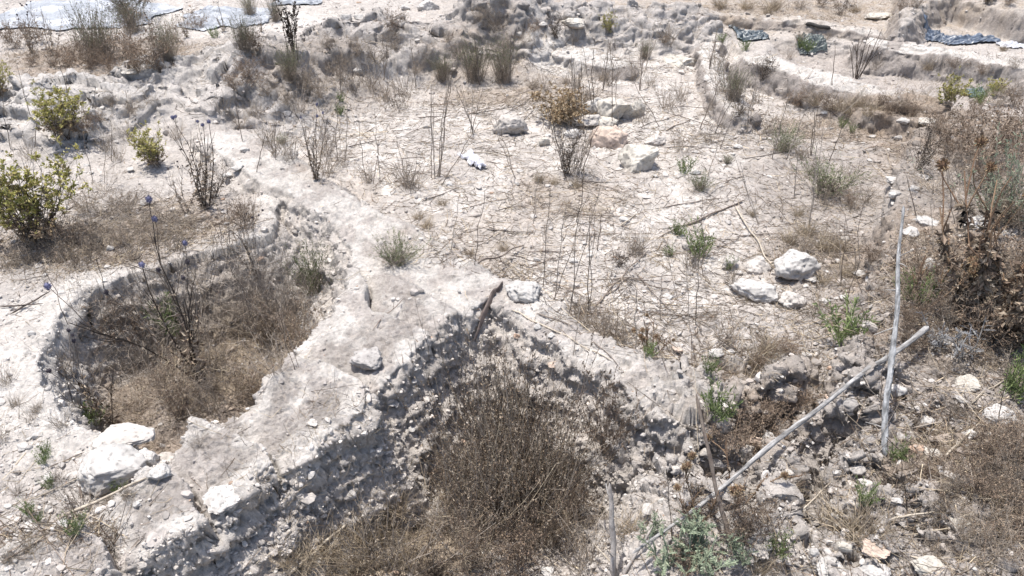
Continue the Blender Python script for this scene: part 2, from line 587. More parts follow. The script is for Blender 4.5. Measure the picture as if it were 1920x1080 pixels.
def tint_material(name, rough=0.85, transl=0.0, vary=0.25, scale=60.0, bump=0.0, spec=0.2, objvar=0.12):
    """colour comes from the 'tint' of each leaf, twig or stone, with fine mottling"""
    m, nt, b = new_mat(name)
    L = nt.links
    at = node(nt, 'ShaderNodeAttribute', attribute_name='tint')
    tc = node(nt, 'ShaderNodeTexCoord')
    n1 = node(nt, 'ShaderNodeTexNoise', i_Scale=scale, i_Detail=6.0, i_Roughness=0.7)
    L.new(tc.outputs['Object'], n1.inputs['Vector'])
    r1 = node(nt, 'ShaderNodeMapRange')
    r1.inputs[1].default_value, r1.inputs[2].default_value = 0.3, 0.7
    r1.inputs[3].default_value, r1.inputs[4].default_value = 1 - vary, 1 + vary
    L.new(n1.outputs[0], r1.inputs[0])
    oi = node(nt, 'ShaderNodeObjectInfo')
    r2 = node(nt, 'ShaderNodeMapRange')
    r2.inputs[3].default_value, r2.inputs[4].default_value = 1 - objvar, 1 + objvar
    L.new(oi.outputs['Random'], r2.inputs[0])
    mm = node(nt, 'ShaderNodeMath', operation='MULTIPLY')
    L.new(r1.outputs[0], mm.inputs[0])
    L.new(r2.outputs[0], mm.inputs[1])
    vm = node(nt, 'ShaderNodeVectorMath', operation='SCALE')
    L.new(at.outputs['Color'], vm.inputs[0])
    L.new(mm.outputs[0], vm.inputs['Scale'])
    L.new(vm.outputs[0], b.inputs['Base Color'])
    b.inputs['Roughness'].default_value = rough
    b.inputs['Specular IOR Level'].default_value = spec
    if bump:
        bp = node(nt, 'ShaderNodeBump', i_Strength=bump, i_Distance=0.01)
        L.new(n1.outputs[0], bp.inputs['Height'])
        L.new(bp.outputs[0], b.inputs['Normal'])
    if transl:
        tr = nt.nodes.new('ShaderNodeBsdfTranslucent')
        L.new(vm.outputs[0], tr.inputs['Color'])
        mx = nt.nodes.new('ShaderNodeMixShader')
        mx.inputs[0].default_value = transl
        out = [n for n in nt.nodes if n.type == 'OUTPUT_MATERIAL'][0]
        L.new(b.outputs[0], mx.inputs[1])
        L.new(tr.outputs[0], mx.inputs[2])
        L.new(mx.outputs[0], out.inputs[0])
    return m


M_SOIL = soil_material('chalky_soil')
M_WALL = soil_material('crumbly_earth', 1.0, 0.6)
M_STONE = tint_material('limestone', 0.9, 0, 0.22, 28.0, 0.5, 0.2, 0.06)
M_GRAVEL = tint_material('gravel_stone', 0.95, 0, 0.15, 50.0, 0.2, 0.1, 0.0)
M_STEM = tint_material('dry_stem', 0.85, 0, 0.25, 40.0, objvar=.26)
M_LEAF = tint_material('dry_leaf', 0.9, 0.15, 0.25, 50.0, objvar=.28)
M_GREEN = tint_material('green_leaf', 0.7, 0.25, 0.3, 30.0, objvar=.15)
M_HEAD = tint_material('flower_head', 0.8, 0.0, 0.2, 80.0)
M_WOOD = tint_material('weathered_wood', 0.8, 0, 0.35, 45.0, 0.5)
M_STRAW = tint_material('straw', 0.8, 0.15, 0.1, 30.0)
M_PLAST = tint_material('plastic_film', 0.35, 0, 0.1, 20.0, 0.15, 0.5)
M_CLOTH = tint_material('rotten_cloth', 0.9, 0, 0.25, 60.0, 0.3)


# ------------------------------------------------------------------ mesh helpers
def mesh_from(name, V, Q=None, T=None, tint=None, mat=None, smooth=True, attr='tint'):
    me = bpy.data.meshes.new(name)
    V = np.asarray(V, F32)
    me.vertices.add(len(V))
    me.vertices.foreach_set('co', V.ravel())
    li, st, c = [], [], 0
    for A in (Q, T):
        if A is not None and len(A):
            A = np.asarray(A, np.int32)
            k = A.shape[1]
            li.append(A.ravel())
            st.append(np.arange(len(A), dtype=np.int32) * k + c)
            c += A.size
    li = np.concatenate(li)
    st = np.concatenate(st)
    me.loops.add(len(li))
    me.loops.foreach_set('vertex_index', li)
    me.polygons.add(len(st))
    me.polygons.foreach_set('loop_start', st)
    me.polygons.foreach_set('use_smooth', np.full(len(st), smooth, bool))
    if tint is not None:
        a = me.attributes.new(attr, 'FLOAT_COLOR', 'POINT')
        c4 = np.ones((len(V), 4), F32)
        c4[:, :3] = tint
        a.data.foreach_set('color', c4.ravel())
    me.update(calc_edges=True)
    if mat is not None:
        me.materials.append(mat)
    return me


def link(name, me, parent=None):
    o = bpy.data.objects.new(name, me)
    COL.objects.link(o)
    if parent is not None:
        o.parent = parent
    return o


def tag(o, label=None, cat=None, group=None, kind=None):
    if label:
        o['label'] = label
    if cat:
        o['category'] = cat
    if group:
        o['group'] = group
    if kind:
        o['kind'] = kind
    return o


class MB:
    """collects tubes, leaves and lumps into one mesh"""

    def __init__(self):
        self.V, self.Q, self.T, self.C, self.n = [], [], [], [], 0

    def add(self, V, Q=None, T=None, C=(0.3, 0.3, 0.3)):
        V = np.asarray(V, F32).reshape(-1, 3)
        C = np.asarray(C, F32)
        if C.ndim == 1:
            C = np.repeat(C[None], len(V), 0)
        self.V.append(V)
        self.C.append(C)
        if Q is not None:
            self.Q.append(np.asarray(Q) + self.n)
        if T is not None:
            self.T.append(np.asarray(T) + self.n)
        self.n += len(V)

    def tubes(self, PL, r0, r1, C, sides=3):
        """PL (M,K,3); r0, r1 and C per line"""
        PL = np.asarray(PL, float)
        M, K, _ = PL.shape
        r0 = np.broadcast_to(r0, (M,))
        r1 = np.broadcast_to(r1, (M,))
        C = np.broadcast_to(np.asarray(C, float), (M, 3))
        tg = np.gradient(PL, axis=1)
        tg /= np.linalg.norm(tg, axis=-1)[..., None] + 1e-9
        ref = np.array([0.31, 0.87, 0.38])
        a = np.cross(tg, ref)
        a /= np.linalg.norm(a, axis=-1)[..., None] + 1e-9
        b = np.cross(tg, a)
        kk = np.linspace(0, 1, K)
        rad = r0[:, None] * (1 - kk) + r1[:, None] * kk
        ang = np.arange(sides) * 2 * np.pi / sides
        V = PL[:, :, None, :] + rad[..., None, None] * (a[:, :, None, :] * np.cos(ang)[None, None, :, None]
                                                      + b[:, :, None, :] * np.sin(ang)[None, None, :, None])
        I = np.arange(M * K * sides).reshape(M, K, sides)
        J = np.roll(I, -1, 2)
        Q = np.stack([I[:, :-1], J[:, :-1], J[:, 1:], I[:, 1:]], -1).reshape(-1, 4)
        self.add(V.reshape(-1, 3), Q, None, np.repeat(C, K * sides, 0))

    def leaves(self, B, D, N, ln, wd, C, fold=0.25):
        """folded leaf blades: base, direction, normal, length, width"""
        M = len(B)
        ln = np.broadcast_to(ln, (M,))[:, None]
        wd = np.broadcast_to(wd, (M,))[:, None]
        C = np.broadcast_to(np.asarray(C, float), (M, 3))
        D = D / (np.linalg.norm(D, axis=1)[:, None] + 1e-9)
        S = np.cross(D, N)
        S /= np.linalg.norm(S, axis=1)[:, None] + 1e-9
        U = np.cross(S, D)
        mid_ = B + D * ln * 0.55
        v0 = B
        v1 = mid_ + S * wd * 0.5 + U * wd * fold
        v2 = B + D * ln - U * ln * 0.12
        v3 = mid_ - S * wd * 0.5 + U * wd * fold
        V = np.stack([v0, v1, v2, v3], 1).reshape(-1, 3)
        I = np.arange(M)[:, None] * 4
        T = np.concatenate([I + [0, 1, 2], I + [0, 2, 3]], 0)
        self.add(V, None, T, np.repeat(C, 4, 0))

    def build(self, name, mat, smooth=False):
        return mesh_from(name, np.concatenate(self.V), np.concatenate(self.Q) if self.Q else None,
                         np.concatenate(self.T) if self.T else None, np.concatenate(self.C), mat, smooth)


def unit(v):
    return v / (np.linalg.norm(v, axis=-1)[..., None] + 1e-9)


def grow(rg, S, D, ln, K=5, wob=0.25, up=0.0, droop=0.0):
    """polylines from starts S along D, wandering; (M,K,3)"""
    M = len(S)
    ln = np.broadcast_to(ln, (M,))
    out = np.empty((M, K, 3))
    out[:, 0] = S
    d = unit(D)
    for k in range(1, K):
        d = unit(d + rg.normal(0, wob, (M, 3)) + np.array([0, 0, up - droop * k / K]))
        out[:, k] = out[:, k - 1] + d * (ln / (K - 1))[:, None]
    return out


def on_lines(rg, PL, n, t0=0.15, t1=1.0):
    """n random points along polylines, with the tangent there"""
    M, K, _ = PL.shape
    i = rg.integers(0, M, n)
    t = rg.uniform(t0, t1, n) * (K - 1)
    k = np.minimum(t.astype(int), K - 2)
    f = (t - k)[:, None]
    a, b = PL[i, k], PL[i, k + 1]
    return a + (b - a) * f, unit(b - a)


def jit(rg, c, n, amt=0.25):
    c = np.asarray(c, float)
    return np.clip(c[None] * (1 + rg.normal(0, amt, (n, 1))) * (1 + rg.normal(0, amt * 0.3, (n, 3))), 0.005, 0.9)


def radial(rg, n, spread, up):
    a = rg.uniform(0, 2 * np.pi, n)
    r = np.sqrt(rg.uniform(0, 1, n)) * spread
    return np.stack([np.cos(a) * r, np.sin(a) * r, np.full(n, up)], 1)


def mix(rg, cols, n, amt=0.22):
    cols = np.asarray(cols, float)
    return np.clip(cols[rg.integers(0, len(cols), n)] * (1 + rg.normal(0, amt, (n, 1))), 0.005, 0.9)

# ------------------------------------------------------------------ soil colours
def soil_colour():
    x, y = GXX, GYY
    pale = np.array([0.515, 0.473, 0.440])
    white = np.array([0.580, 0.545, 0.515])
    grey = np.array([0.410, 0.380, 0.362])
    wallc = np.array([0.450, 0.415, 0.390])
    brown = np.array([0.250, 0.200, 0.160])
    straw = np.array([0.370, 0.305, 0.235])
    dark = np.array([0.170, 0.140, 0.120])
    c = np.repeat((0.5 * pale + 0.5 * grey)[None, None], NRW, 0).repeat(NCL, 1)

    def lay(col, k):
        c[...] = c + (col - c) * np.clip(k, 0, 1)[..., None]

    n = fbm2(x * 2.2, y * 2.2, 4, 301)
    n2 = fbm2(x * 8, y * 8, 4, 333)
    lay(pale, MK['kf'] * (0.75 + 0.5 * n))
    lay(white, MK['kf'] * sstep(-0.05, 0.5, n2 + 0.3 * n) * .8)
    lay(np.array([0.36, 0.32, 0.295]), MK['kf'] * sstep(0.05, 0.5, fbm2(x * 3.3, y * 3.3, 4, 391)) * 0.30)
    lay(grey, MK['heap'] * 0.85)
    lay(np.array([0.52, 0.492, 0.470]), MK['heap'] * sstep(-1.9, -2.5, x) * .8)
    lay(grey, MK['kf'] * sstep(0.25, 0.6, fbm2(x * 1.6, y * 1.6, 3, 351)) * 0.45)
    lay(white, MK['rim'] * (0.9 + 0.3 * n2))
    lay(wallc, MK['baulkk'] * 0.95)
    lay(white, MK['baulkk'] * (MK['sb'] > -0.03) * (0.80 + 0.6 * n2))
    lay(white * .93, MK['baulkk'] * (x < 0.0) * (y > 2.75) * (.7 + n2))
    lay(np.array([0.36, 0.32, 0.30]), MK['baulkk'] * (MK['sb'] > 0) * sstep(0.0, 0.35, fbm2(x * 5, y * 5, 3, 377)) * 0.6)
    lay(np.array([0.345, 0.312, 0.290]), MK['pin'] * sstep(-.25, .25, fbm2(x * 6, y * 6, 3, 379) + .15) * .9)
    lay(np.array([0.375, 0.335, 0.310]), sstep(-0.02, 0.15, MK['sy']) * .8)
    lay(white, MK['wallk'] * 0.9)
    lay(np.array([0.300, 0.265, 0.245]), MK['wallk'] * sstep(.22, .5, STEEP) * .85)  # far walls darker where their faces are steep, tops left white
    lay(np.array([0.300, 0.265, 0.245]), sstep(0.02, .2, MK['kt']) * sstep(.98, .8, MK['kt']) * .8)  # same darker tone on the slope of the far terrace
    lay(np.array([0.510, 0.466, 0.432]), MK['baulkk'] * (MK['sb'] < 0) * .7)
    lay(wallc * 0.9, MK['rr'] * 0.55)
    lay(np.array([0.32, 0.285, 0.262]), MK['right'] * 0.8)
    pitk = np.maximum(MK['kl'], MK['kn']) * (1 - MK['baulkk'])
    lay(wallc * 0.9, MK['kl'] * (1 - MK['baulkk']) * 0.8)
    lay(brown * 1.4, MK['kl'] * (1 - MK['baulkk']) * sstep(-0.30, -0.40, GZ) * 0.85)
    lay(brown * 1.3, MK['kn'] * (1 - MK['baulkk']) * sstep(-0.36, -0.48, GZ) * 0.9)
    Z = lambda *a: zone(x + 0.08 * n2, y + 0.08 * n, *a)
    lay(straw * 1.35, Z(640, 1010, 240, 140, -0.4) * MK['kn'] * (1 - MK['baulkk']))
    lay(straw * 0.85, Z(440, 680, 130, 80, -0.45) * MK['kl'] * (1 - MK['baulkk']))
    for (px, py, rx, ry, k) in [(200, 105, 190, 45, .8), (1610, 205, 150, 24, .8), (1450, 18, 170, 20, .55),
                                (300, 420, 170, 70, .6), (90, 440, 110, 40, .7), (940, 120, 130, 40, .55), (1000, 150, 180, 18, .5),
                                (1060, 330, 110, 40, .55), (950, 400, 110, 45, .35), (900, 470, 90, 30, .35),
                                (1530, 420, 90, 40, .4), (1560, 460, 60, 25, .4), (1830, 260, 140, 80, .8), (1820, 520, 150, 120, .8),
                                (1440, 690, 110, 50, .5), (1430, 780, 100, 60, .55), (1830, 900, 140, 80, .75),
                                (740, 470, 50, 30, .4), (600, 160, 110, 40, .4), (1780, 640, 130, 60, .6), (640, 330, 80, 30, .4)]:
        lay(brown * 1.15, Z(px, py, rx, ry) * k * (0.75 + 0.5 * n2))
    for (px, py, rx, ry, k) in [(1050, 95, 70, 14, .9), (1185, 200, 70, 30, .5), (90, 560, 130, 30, .6), (60, 700, 60, 90, .7),
                                (300, 30, 300, 25, .5)]:
        lay(white, Z(px, py, rx, ry) * k)
    lay(np.array([0.34, 0.285, 0.235]), sstep(7.2, 8.6, y) * (1 - MK['heap']) * sstep(-1.5, .5, x) * (.6 + .6 * n2))
    c *= (1 + 0.10 * n2 + .05 * fbm2(x * 20, y * 20, 3, 355))[..., None]
    return np.clip(c * np.array([1.0, 0.995, 0.975]), 0.02, 0.8)


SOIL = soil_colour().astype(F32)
FID = MK['wid'].astype(np.int16)
FID = np.where((GYY > 0.3) & (GYY < 13), FID, 0)[:-1, :-1].ravel()
_I = np.arange(NRW * NCL).reshape(NRW, NCL)
QD = np.stack([_I[:-1, :-1], _I[:-1, 1:], _I[1:, 1:], _I[1:, :-1]], -1).reshape(-1, 4)
GPF = GP.reshape(-1, 3)
SOF = SOIL.reshape(-1, 3)


def terrain_part(name, k, mat):
    q = QD[FID == k]
    if not len(q):
        return None
    u, inv = np.unique(q, return_inverse=True)
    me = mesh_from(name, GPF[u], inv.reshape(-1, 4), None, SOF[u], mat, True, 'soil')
    return link(name, me)


tag(terrain_part('ground', 0, M_SOIL), kind='structure')
b = terrain_part('earth_wall', 1, M_WALL)
tag(b, 'broad crumbly white earth wall forking across the foreground between the two pits', 'earth wall')
WL = {'near': 'low straight pale earth wall with brown grass along its front foot',
      'middle': 'long pale earth wall in front of the blue plastic bags',
      'far': 'far low earth wall with a dark eroded face behind the black mesh sheet',
      'ridge': 'short worn earth ridge dropping to the grassy trench on the right of the floor',
      'slab': 'smooth whitish raised earth ledge beside the big grey green tuft',
      'back': 'rounded pale earth ledge running behind the small yellow shrub at the back'}
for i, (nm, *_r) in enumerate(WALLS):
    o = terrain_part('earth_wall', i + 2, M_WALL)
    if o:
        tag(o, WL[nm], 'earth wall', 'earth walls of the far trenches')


# ------------------------------------------------------------------ names of places, for telling look-alikes apart
MARKS = [
    (980, 540, 'the round white stone on the front earth wall'), (1195, 297, 'the big cream boulder'), (955, 237, 'the pitted rock with a dark foot'),
    (1048, 195, 'the tan dry bush'), (1490, 498, 'the big white boulder'), (1412, 540, 'the long low white rock'),
    (75, 400, 'the large yellow green shrub'), (115, 225, 'the half brown shrub'), (745, 465, 'the grey green tuft on the front earth wall'),
    (1660, 850, 'the foot of the upright grey stick'), (1695, 400, 'the tip of the upright grey stick'), (1500, 800, 'the long grey pole'),
    (890, 305, 'the white plastic scrap'), (1810, 75, 'the blue plastic bag'), (215, 880, 'the big white rock by the left arm'),
    (925, 115, 'the broad grey green clump'), (1550, 335, 'the round grey green bush'), (1588, 610, 'the bright green plant'),
    (1810, 480, 'the big brown thistle'), (550, 60, 'the dark upright dead plant'), (690, 670, 'the flat grey slab'),
    (375, 330, 'the tall blue globe thistle'), (1605, 110, 'the dark upright seed plant'), (1275, 113, 'the flat pale block'),
    (1775, 175, 'the small shrub by the far walls'), (1300, 1010, 'the pale green rosettes'),
    (1868, 778, 'the black veined white rock'), (1140, 45, 'the little yellow shrub'), (803, 12, 'the white stone on the heap'),
    (1150, 195, 'the cluster of cream rocks'), (1720, 842, 'the pink brick piece'), (1645, 28, 'the flat white slab'),
    (425, 925, 'the white crust slab'), (60, 650, 'the white rim of the left pit'), (380, 100, 'the grey ridge'),
    (200, 40, 'the pale ground sheet'), (1240, 690, 'the smooth right arm of the front earth wall'), (1440, 770, 'the brown bush in the gully'),
    (1730, 480, 'the orange thistle head'), (560, 330, 'the small globe thistle'), (1145, 1000, 'the forked grey branch'),
    (1340, 900, 'the dark upright stick'), (930, 600, 'the dark torn strip'), (120, 560, 'the pale left bank'),
]
USED = set()


def where(px, py, noun):
    """a label that singles the thing out by its neighbours"""
    L = sorted(MARKS, key=lambda m: (m[0] - px) ** 2 + (1.6 * (m[1] - py)) ** 2)
    L = [m for m in L if (m[0] - px) ** 2 + (m[1] - py) ** 2 > 120][:9]

    def rel(m):
        dx, dy = px - m[0], py - m[1]
        if abs(dx) > abs(dy) * 1.3:
            return 'right of' if dx > 0 else 'left of'
        return 'in front of' if dy > 0 else 'beyond'
    cand = [f'{noun} {rel(m)} {m[2]}' for m in L[:2]]
    for i in range(4):
        for j in range(i + 1, 6):
            a, b = L[i], L[j]
            dot = (a[0] - px) * (b[0] - px) + (a[1] - py) * (b[1] - py)
            if dot < 0:
                cand.append(f'{noun} between {a[2]} and {b[2]}')
    for i in range(4):
        for j in range(i + 1, 6):
            cand.append(f'{noun} {rel(L[i])} {L[i][2]} and {rel(L[j])} {L[j][2]}')
    for m in L[2:]:
        cand.append(f'{noun} {rel(m)} {m[2]}')
    for c in cand:
        if c not in USED and 4 <= len(c.split()) <= 16:
            USED.add(c)
            return c
    return None


def lab(px, py, noun, own=None):
    if own:
        USED.add(own)
        return own
    return where(px, py, noun)


# ------------------------------------------------------------------ stones
def ico(sub):
    t = (1 + 5 ** 0.5) / 2
    v = np.array([(-1, t, 0), (1, t, 0), (-1, -t, 0), (1, -t, 0), (0, -1, t), (0, 1, t), (0, -1, -t), (0, 1, -t), (t, 0, -1), (t, 0, 1),
                  (-t, 0, -1), (-t, 0, 1)], float)
    f = [(0, 11, 5), (0, 5, 1), (0, 1, 7), (0, 7, 10), (0, 10, 11), (1, 5, 9), (5, 11, 4), (11, 10, 2), (10, 7, 6), (7, 1, 8), (3, 9, 4),
         (3, 4, 2), (3, 2, 6), (3, 6, 8), (3, 8, 9), (4, 9, 5), (2, 4, 11), (6, 2, 10), (8, 6, 7), (9, 8, 1)]
    v = [x / np.linalg.norm(x) for x in v]
    for _ in range(sub):
        mid_, nf = {}, []

        def mp(a, b):
            k = (min(a, b), max(a, b))
            if k not in mid_:
                m = v[a] + v[b]
                v.append(m / np.linalg.norm(m))
                mid_[k] = len(v) - 1
            return mid_[k]
        for a, b, c in f:
            x, y, z = mp(a, b), mp(b, c), mp(c, a)
            nf += [(a, x, z), (b, y, x), (c, z, y), (x, y, z)]
        f = nf
    return np.array(v), np.array(f)


ICO = {k: ico(k) for k in (1, 2, 3, 4)}


def rock(seed, sub=4, cuts=11, angular=0.75, rough_=0.10, pits=0.0):
    rg = np.random.default_rng(seed)
    v, f = ICO[sub]
    p = v.copy()
    for _ in range(cuts):
        n = unit(rg.normal(size=3))
        dd = rg.uniform(0.42, 0.85)
        ov = np.maximum(0, p @ n - dd)
        p = p - ov[:, None] * n * angular
    o = rg.uniform(0, 50, 3)
    k = fbm3(p[:, 0] * 1.6 + o[0], p[:, 1] * 1.6 + o[1], p[:, 2] * 1.6 + o[2], 4 if sub > 2 else 2, 5, 0.55)
    p = p * (1 + rough_ * k)[:, None]
    if sub >= 3:
        k2 = fbm3(p[:, 0] * 6 + o[0], p[:, 1] * 6 + o[1], p[:, 2] * 6 + o[2], 3, 9)
        p = p * (1 + 0.06 * k2)[:, None]
    if pits:
        f1, rid = worley3(p[:, 0] * 2.6 + o[0], p[:, 1] * 2.6, p[:, 2] * 2.6, 21)
        p = p * (1 - pits * np.clip(0.45 - f1, 0, 1) * (rid > 0.45) * 1.6)[:, None]
    lo_, hi_ = p.min(0), p.max(0)
    p = (p - (lo_ + hi_) / 2) / ((hi_ - lo_) / 2)
    return p, f


TONE = {'white': (0.47, 0.447, 0.42), 'cream': (0.50, 0.462, 0.405), 'pink': (0.50, 0.40, 0.33), 'grey': (0.37, 0.345, 0.325),
        'dull': (0.46, 0.425, 0.39), 'rust': (0.45, 0.32, 0.24), 'dirty': (0.42, 0.385, 0.35)}
NOUN = {'white': 'white stone', 'cream': 'cream stone', 'pink': 'pinkish stone', 'grey': 'grey stone', 'dull': 'dull pale stone',
        'rust': 'orange pottery bit', 'dirty': 'dirty grey stone'}


def stone(seed, cx, cy, w, h, tone, own=None, flat=1.0, angular=0.75, pits=0.0, turn=None, name='stone', sub=None, cat=None):
    g = hit(cx, cy + 0.22 * h)
    r = rng_of(g)
    ca = math.hypot(g[0], g[1]) / r
    sa = (CAM_H - g[2]) / r
    wm = w * r / FPX
    dy = 0.85 * wm
    hz = (h * r / FPX - 0.45 * dy * sa) / ca
    hz = float(np.clip(hz, 0.28 * wm, 0.95 * wm)) * flat
    if sub is None:
        sub = 4 if w > 34 else 3
    p, f = rock(seed, sub, int(9 + seed % 7), angular, 0.19, pits + .06)
    rg = np.random.default_rng(seed + 999)
    tn = np.array(TONE[tone])
    m = fbm3(p[:, 0] * 2 + seed, p[:, 1] * 2, p[:, 2] * 2, 3, 3)
    m4 = fbm3(p[:, 0] * 5 + seed, p[:, 1] * 5, p[:, 2] * 5, 3, 13)
    c = tn[None] * (1 + 0.16 * m[:, None]) * (1 - .45 * sstep(.25, .6, m4)[:, None])
    c = c + (np.array([0.36, 0.31, 0.27]) - c) * (sstep(0.05, -0.6, p[:, 2] + .3 * m) * 0.8)[:, None]       # earth clinging to the foot
    a = rg.uniform(-0.5, 0.5) if turn is None else turn
    q = p * np.array([wm / 2, dy / 2, hz / 2])
    rot = np.array([[math.cos(a), -math.sin(a), 0], [math.sin(a), math.cos(a), 0], [0, 0, 1]])
    q = q @ rot.T
    q[:, 2] += hz * 0.5
    me = mesh_from(name, q, None, f, c, M_STONE, True)
    o = link(name, me)
    o.location = (g[0], g[1], g[2] - 0.30 * hz)
    size = 'small ' if w < 24 else ('large ' if w > 50 else '')
    tag(o, lab(cx, cy, size + NOUN[tone], own), cat or ('potsherd' if tone == 'rust' else 'stone'))
    if own is None:
        o['group'] = 'loose stones lying about the dig'
    return o


